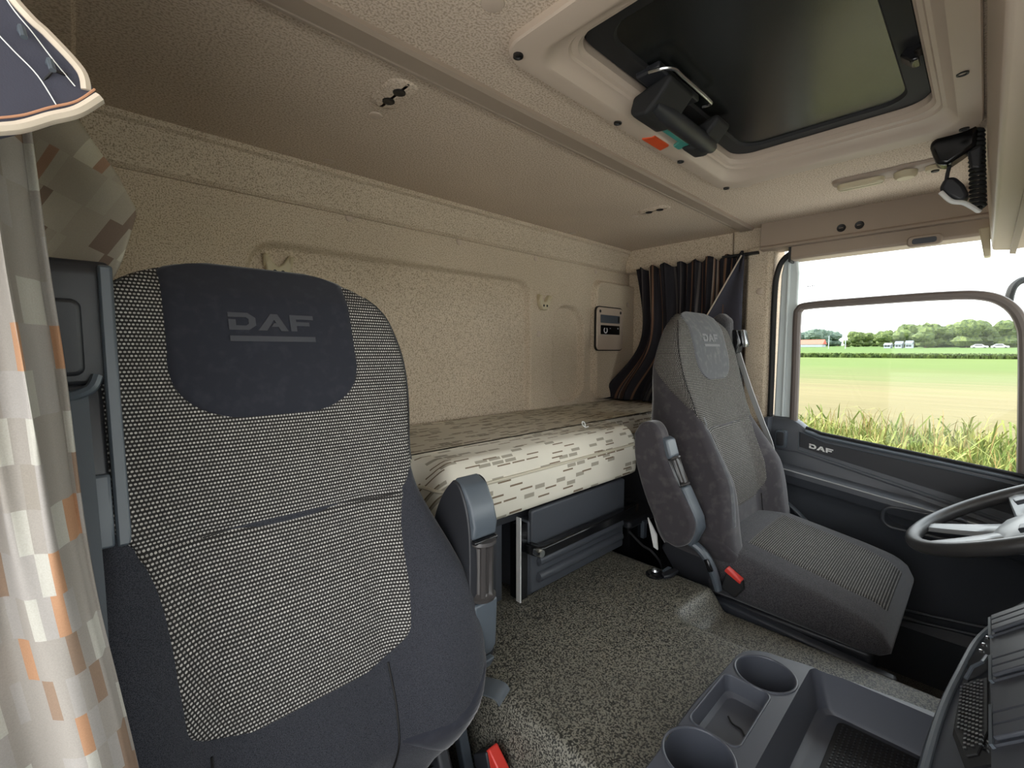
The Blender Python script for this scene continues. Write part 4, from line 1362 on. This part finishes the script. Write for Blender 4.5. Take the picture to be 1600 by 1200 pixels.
# ------------------------------------------------------------------ tunnel console with cup holders
co = thing('tunnel_console', (-.19, .15, .45), 'blue grey console tray with two cup holders on the tunnel', 'console')
outer = [(-.44, -.06), (.055, -.06), (.048, .05)] + [(.030 - .0, .20)] + [(.020 - .055 + .055*math.cos(a), .236 + .055*math.sin(a)) for a in [PI/2*k/8 for k in range(9)]] + [(-.20, .297), (-.36, .290)] + [(-.40 + .04*math.cos(a), .25 + .04*math.sin(a)) for a in [PI/2 + PI/2*k/6 for k in range(7)]]
ZT = .542
b = B()
rg = []
for d, z in ((-.012, .452), (-.004, .50), (0, .53), (.002, .538), (.006, ZT)):
    cx_, cy_ = -.19, .13
    rg.append([(x + (cx_-x)/max(.05, math.hypot(cx_-x, cy_-y))*d, y + (cy_-y)/max(.05, math.hypot(cx_-x, cy_-y))*d, z) for x, y in outer])
b.loft(rg)
body = obj('tray', b, M['console'], co, angle=40)


def cut(bld):
    me = bpy.data.meshes.new('cut'); me.from_pydata(bld.v, [], bld.f)
    bm = bmesh.new(); bm.from_mesh(me); bmesh.ops.recalc_face_normals(bm, faces=bm.faces); bm.to_mesh(me); bm.free()
    o = bpy.data.objects.new('cut', me); COL.objects.link(o); return o


cuts = []
CUPS = ((-.052, .236, .0455), (-.292, .246, .0455))
off = OFF[body.name]
for x, y, r in CUPS:
    c = B(); c.lathe([(r*.90, .462 + 0), (r*.97, .50), (r, .60)], (x, y, 0), 'z', 40); cuts.append(c)
c = B(); c.loft([[(x, y, z) for x, y in rrect(-.243+i, -.100-i, .213+i, .283-i, .012)] for i, z in ((.010, .512), (.004, .518), (0, .545), (0, .60))]); cuts.append(c)
c = B()   # main tray: sloping rear, flat floor
c.loft([[(x, y, z) for x, y in rrect(-.405+i, .032-i*.4, -.050+i, .186-i*1.6, .02)] for i, z in ((.016, .474), (.010, .480), (0, .545), (-.001, .60))])
cuts.append(c)
for cc in cuts:
    cc.v = [(v[0]-off.x, v[1]-off.y, v[2]-off.z) for v in cc.v]
    co_ = cut(cc)
    # booleans are evaluated in world space: give the cutter the same transform as the body
    co_.location = off
    mod = body.modifiers.new('cut', 'BOOLEAN'); mod.operation = 'DIFFERENCE'; mod.object = co_; mod.solver = 'EXACT'
bpy.context.view_layer.update()
dg = bpy.context.evaluated_depsgraph_get()
newme = bpy.data.meshes.new_from_object(body.evaluated_get(dg))
body.modifiers.clear(); body.data = newme
newme.polygons.foreach_set('use_smooth', [True]*len(newme.polygons)); newme.set_sharp_from_angle(angle=math.radians(32))
for o in [o for o in COL.objects if o.name.startswith('cut')]:
    bpy.data.objects.remove(o)
for x, y, r in CUPS:
    b = B(); b.tube([(x + (r+.0015)*math.cos(2*PI*k/40), y + (r+.0015)*math.sin(2*PI*k/40), ZT) for k in range(40)], .0022, 8, closed=True)
    obj('cup_rim', b, M['console'], co)
b = B(); b.tube([(x, y, ZT) for x, y in rrect(-.2445, -.0985, .2115, .2845, .0135)], .0018, 8, closed=True)
obj('pocket_rim', b, M['console'], co)
# ribbed mat in the tray
b = B(); b.prism(rrect(-.375, .012, -.03, .140, .012), 'z', .4745, .478)
mat_o = obj('tray_mat', b, M['rubber'], co, bevel=.001)
bb = B()
for i in range(52):
    for j in range(25):
        x = -.365 + .0072*i + (.0036 if j % 2 else 0); y = -.022 + .0064*j
        if x > .004: continue
        p = [Vector((x-.0025, y, .478)), Vector((x, y-.0018, .478)), Vector((x+.0025, y, .478)), Vector((x, y+.0018, .478))]
        bb.loft([p, [v + Vector((0, 0, .0014)) for v in p]])
st_ = obj('mat_studs', bb, M['black'], mat_o, smooth=False); st_['kind'] = 'stuff'
b = B(); b.tube(spline([(-.232+.05, .222, .5135), (-.20+.03, .232, .5135), (-.168, .246, .5135), (-.158, .256, .5135)], 4), .0014, 6)
tag(obj('black_tie', b, M['rubber']), 'thin black cable tie lying in the console pocket', 'cable tie')

# ------------------------------------------------------------------ outside
GZ = -1.25


def gz(x, y): return GZ + .0145 * max(0, x - 2)


def ground_mat():
    m = bpy.data.materials.new('field_grass'); m.use_nodes = True
    h = NT(m); N = h.N; L = h.L
    pr = N['Principled BSDF']; pr.inputs['Roughness'].default_value = .95; pr.inputs['Specular IOR Level'].default_value = .1
    tc = N.new('ShaderNodeTexCoord'); mp = N.new('ShaderNodeMapping'); mp.inputs['Scale'].default_value = (.5, .06, 1)
    L.new(tc.outputs['Object'], mp.inputs[0])
    n1 = N.new('ShaderNodeTexNoise'); n1.inputs['Scale'].default_value = 1.2; n1.inputs['Detail'].default_value = 6
    L.new(mp.outputs[0], n1.inputs['Vector'])
    sp = N.new('ShaderNodeSeparateXYZ'); L.new(tc.outputs['Object'], sp.inputs[0])
    d = h.op('ADD', sp.outputs['X'], h.op('MULTIPLY', h.op('SUBTRACT', n1.outputs['Fac'], .5), 22))
    mr = N.new('ShaderNodeMapRange'); mr.inputs['From Min'].default_value = 0; mr.inputs['From Max'].default_value = 160
    L.new(d, mr.inputs['Value'])
    rp = N.new('ShaderNodeValToRGB'); e = rp.color_ramp.elements
    e[0].position = .0; e[0].color = lin((96, 90, 62))
    e[1].position = .17; e[1].color = lin((108, 99, 70))
    for p_, c_ in ((.23, (94, 97, 60)), (.36, (84, 98, 50)), (.60, (86, 100, 50)), (.78, (80, 98, 46)), (1.0, (76, 96, 48))):
        x = e.new(p_); x.color = lin(c_)
    L.new(mr.outputs[0], rp.inputs[0])
    n2 = N.new('ShaderNodeTexNoise'); n2.inputs['Scale'].default_value = 3; n2.inputs['Detail'].default_value = 5
    L.new(mp.outputs[0], n2.inputs['Vector'])
    hs = N.new('ShaderNodeHueSaturation'); mr2 = N.new('ShaderNodeMapRange'); mr2.inputs['To Min'].default_value = .75; mr2.inputs['To Max'].default_value = 1.25
    L.new(n2.outputs['Fac'], mr2.inputs['Value']); L.new(mr2.outputs[0], hs.inputs['Value']); L.new(rp.outputs[0], hs.inputs['Color'])
    L.new(hs.outputs[0], pr.inputs['Base Color'])
    return m


b = B()
xs = [-300, -40, 0, 2, 6, 10, 16, 25, 40, 60, 90, 130, 180, 260, 420]
i0 = 0
for x in xs:
    for y in (-400, -60, 0, 60, 400):
        b.add((x, y, gz(x, y)))
for i in range(len(xs)-1):
    for j in range(4):
        a = i*5 + j
        b.f.append((a, a+5, a+6, a+1))
gr = obj('ground', b, ground_mat(), smooth=False)
struct(gr, 'mown green field outside the window')
b = B(); b.box(-60, 5.0, -60, 60, GZ - .3, GZ + .03)  # out of view, added to bounce light up to the ceiling
struct(obj('bounce_slab', b, mat('pale_bounce_slab', (212, 210, 204), .9, speck=(6, (198, 195, 188), .4, .6)), smooth=False), 'unseen pale slab added to bounce light into the cab')


def leaf_mat(name, c1, c2):
    m = bpy.data.materials.new(name); m.use_nodes = True
    N = m.node_tree.nodes; L = m.node_tree.links
    pr = N['Principled BSDF']; pr.inputs['Roughness'].default_value = .8; pr.inputs['Specular IOR Level'].default_value = .2
    oi = N.new('ShaderNodeTexCoord'); n = N.new('ShaderNodeTexNoise'); n.inputs['Scale'].default_value = 1.3; n.inputs['Detail'].default_value = 5
    L.new(oi.outputs['Object'], n.inputs['Vector'])
    mx = N.new('ShaderNodeMix'); mx.data_type = 'RGBA'; mx.inputs['A'].default_value = lin(c1); mx.inputs['B'].default_value = lin(c2)
    mr = N.new('ShaderNodeMapRange'); mr.inputs['From Min'].default_value = .35; mr.inputs['From Max'].default_value = .65
    L.new(n.outputs['Fac'], mr.inputs['Value']); L.new(mr.outputs[0], mx.inputs['Factor']); L.new(mx.outputs['Result'], pr.inputs['Base Color'])
    return m


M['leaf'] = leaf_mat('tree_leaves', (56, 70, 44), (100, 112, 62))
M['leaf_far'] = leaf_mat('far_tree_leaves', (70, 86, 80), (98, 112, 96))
M['weed'] = leaf_mat('weed_leaves', (84, 102, 46), (138, 138, 76))
M['weed_dry'] = leaf_mat('dry_weed_stalks', (112, 92, 60), (146, 128, 78))
M['hedge'] = leaf_mat('field_edge_weeds', (54, 70, 34), (84, 98, 44))


def blob(bb, c, r, sq, seed, n=12, mm=8):
    def fn(a, e):
        th = 2*PI*a; ph = PI*e
        d = Vector((math.sin(ph)*math.cos(th), math.sin(ph)*math.sin(th), math.cos(ph)))
        k = 1 + .35*noise.noise(d*2.3 + Vector((seed, 0, 0))) + .22*noise.noise(d*6 + Vector((0, seed, 0)))
        return (c[0] + d.x*r*k, c[1] + d.y*r*k, c[2] + d.z*r*sq*k)
    bb.grid(fn, n, mm, closed=True)


random.seed(11)
NT_ = 26
ords = ['leftmost', 'second', 'third', 'fourth', 'fifth', 'sixth', 'seventh', 'eighth', 'ninth', 'tenth', 'eleventh', 'twelfth', 'thirteenth', 'fourteenth', 'fifteenth', 'sixteenth', 'seventeenth', 'eighteenth', 'nineteenth', 'twentieth', 'twenty-first', 'twenty-second', 'twenty-third', 'twenty-fourth', 'twenty-fifth', 'rightmost']
for k in range(NT_):
    a = math.radians(15.6 - 17.6 * (k + .5*random.random()) / (NT_ - 1))
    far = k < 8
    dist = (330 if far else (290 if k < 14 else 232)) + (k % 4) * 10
    x = -.885 + dist*math.cos(a); y = dist*math.sin(a)
    H = (10.5 + random.uniform(-1.2, 1.2)) if k < 7 else ((8.2 + random.uniform(-1.2, 1)) if k < 14 else 9.4 + random.uniform(-1.5, 1.6))
    if 7 <= k < 9: H *= .55
    z0 = gz(x, y)
    tr = thing('far_tree', (x, y, z0), '%s tree of the distant tree line beyond the field' % (ords[k] + (' from the left' if 0 < k < 25 else '')), 'tree', 'trees along the horizon')
    bb = B()
    for q in range(6):
        blob(bb, (x + random.uniform(-1.5, 1.5), y + random.uniform(-H*.24, H*.24), z0 + H*random.uniform(.48, .74)), H*random.uniform(.22, .30), random.uniform(.75, 1.0), k*3.1 + q)
    blob(bb, (x + 1.5, y, z0 + H*.22), H*.36, .62, k*1.7)
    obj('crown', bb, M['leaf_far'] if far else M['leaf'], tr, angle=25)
    bb = B(); bb.tube([(x, y, z0), (x, y, z0 + H*.3), (x + .2, y, z0 + H*.6)], lambda t: .32 - .18*t, 7)
    obj('trunk', bb, M['bark'], tr)


def at(pxx, dist):
    a = math.radians(46.21) - math.atan((pxx - 800)/709.2 / 1.0)
    return -.885 + dist*math.cos(a), dist*math.sin(a)


x, y = at(1267, 300); z0 = gz(x, y)
bn = thing('barn', (x, y, z0), 'long low red-roofed barn before the trees at window left', 'building')
b = B(); b.box(x-4, x+4, y-5.6, y+5.6, z0, z0+1.6); obj('wall', b, M['wall_pale'], bn)
b = B(); b.prism([(x-4.4, z0+1.5), (x, z0+4.0), (x+4.4, z0+1.5)], 'y', y-6, y+6); obj('roof', b, M['red_tile'], bn)
for k, (px0, w, hh, lab) in enumerate(((1386, 1.9, 2.0, 'pale low farm shed left of the row of pale houses'), (1403, 1.9, 2.6, 'pale farmhouse under the distant trees in the middle'), (1419, 1.8, 2.8, 'narrow pale house under the trees, right of the farmhouse'))):
    x, y = at(px0, 222); z0 = gz(x, y)
    bn = thing('farmhouse', (x, y, z0), lab, 'building')
    b = B(); b.box(x-3, x+3, y-w/2, y+w/2, z0, z0+hh*.6); obj('wall', b, M['wall_pale'], bn)
    b = B(); b.prism([(x-3.3, z0+hh*.58), (x, z0+hh), (x+3.3, z0+hh*.58)], 'y', y-w/2-.2, y+w/2+.2); obj('roof', b, M['grey_plastic'], bn)
    for j in (-1, 1):
        b = B(); b.box(x-3.06, x-2.98, y+j*w*.22-.35, y+j*w*.22+.35, z0+.5, z0+1.2); obj('window', b, M['dash'], bn)
for px0, lab in ((1528, 'white car parked under the far trees, left one'), (1560, 'white car parked under the far trees, right one')):
    x, y = at(px0, 222); z0 = gz(x, y) - .25
    ca = thing('car', (x, y, z0), lab, 'car')
    b = B(); b.prism([(y-2.1, z0+.35), (y-2.1, z0+.9), (y-1.2, z0+1.0), (y-.6, z0+1.5), (y+1.0, z0+1.5), (y+1.7, z0+1.0), (y+2.1, z0+.9), (y+2.1, z0+.35)], 'x', x-.85, x+.85)
    obj('body', b, M['car'], ca, bevel=.08)
    b = B(); b.prism([(y-1.0, z0+1.02), (y-.52, z0+1.42), (y+.95, z0+1.42), (y+1.5, z0+1.02)], 'x', x-.87, x+.87)
    obj('side_window', b, M['black_gloss'], ca)
    for j in (-1.3, 1.3):
        for s in (-.75, .75):
            b = B(); b.lathe([(.33, -.1), (.33, .1)], (x+s, y+j, z0+.33), 'x', 14); obj('wheel', b, M['rubber'], ca)
for px0, hh, lab in ((1293, 5.0, 'thin pale pole standing left of the far trees'), (1319, 3.6, 'shorter thin pale pole between the far trees')):
    x, y = at(px0, 215); z0 = gz(x, y)
    b = B(); b.tube([(x, y, z0), (x, y, z0+hh)], .12, 6)
    tag(obj('pole', b, M['wall_pale']), lab, 'pole')

# weeds: blades nobody could count
random.seed(5)


def blades(n, xr, yfun, hr, wr, mt_, name, lab, bend=.5):
    bb = B()
    for k in range(n):
        x = random.uniform(*xr); y = yfun(x)
        h = random.uniform(*hr); w = random.uniform(*wr)
        a = random.uniform(0, 2*PI); be = random.uniform(.1, bend) * h
        dx, dy = math.cos(a)*be, math.sin(a)*be
        wa = random.uniform(0, 2*PI); wx, wy = math.cos(wa)*w/2, math.sin(wa)*w/2
        z0 = gz(x, y)
        i = len(bb.v)
        for t, s, up_ in ((0, .7, 0), (.4, 1, .42), (.75, .8, .78), (1, .05, 1.0 - .35*be/h)):
            px_, py_ = x + dx*t*t, y + dy*t*t
            bb.add((px_ - wx*s, py_ - wy*s, z0 + h*up_)); bb.add((px_ + wx*s, py_ + wy*s, z0 + h*up_))
        for q in range(3):
            bb.f.append((i+2*q, i+2*q+1, i+2*q+3, i+2*q+2))
    o = obj(name, bb, mt_, smooth=False)
    o['kind'] = 'stuff'
    tag(o, lab, 'weeds')
    return o


blades(5200, (6.5, 13.5), lambda x: random.uniform(-.06, .30) * (x+1.5) - .5, (.18, .60), (.012, .035), M['weed'], 'tall_weeds', 'green and yellow weeds growing along the field edge below the window')
blades(260, (8, 14), lambda x: random.uniform(-.06, .30) * (x+1.5) - .5, (.5, 1.0), (.02, .05), M['weed'], 'tall_grass', 'tall bent grass leaves standing above the weeds', 1.1)
blades(260, (7, 14), lambda x: random.uniform(-.06, .30) * (x+1.5) - .5, (.5, 1.0), (.008, .02), M['weed_dry'], 'dry_stalks', 'dry brown stalks among the green weeds', .3)
blades(5000, (86, 90), lambda x: random.uniform(-10, 30), (.3, .8), (.2, .45), M['hedge'], 'field_margin', 'dark green strip of weeds crossing the far field')

# mirror arm outside
b = B(); b.tube(spline([(1.50, -.10, 1.345), (1.48, -.07, 1.34), (1.46, -.052, 1.32), (1.45, -.045, 1.29), (1.45, -.044, 1.27)], 6), .012, 8)
b.tube(spline([(1.50, -.10, 1.345), (1.52, -.16, 1.35), (1.45, -.30, 1.35), (1.24, -.45, 1.33)], 6), .012, 8)
tag(obj('mirror_arm', b, M['rubber']), 'curved black mirror arm outside the driver window', 'mirror arm')
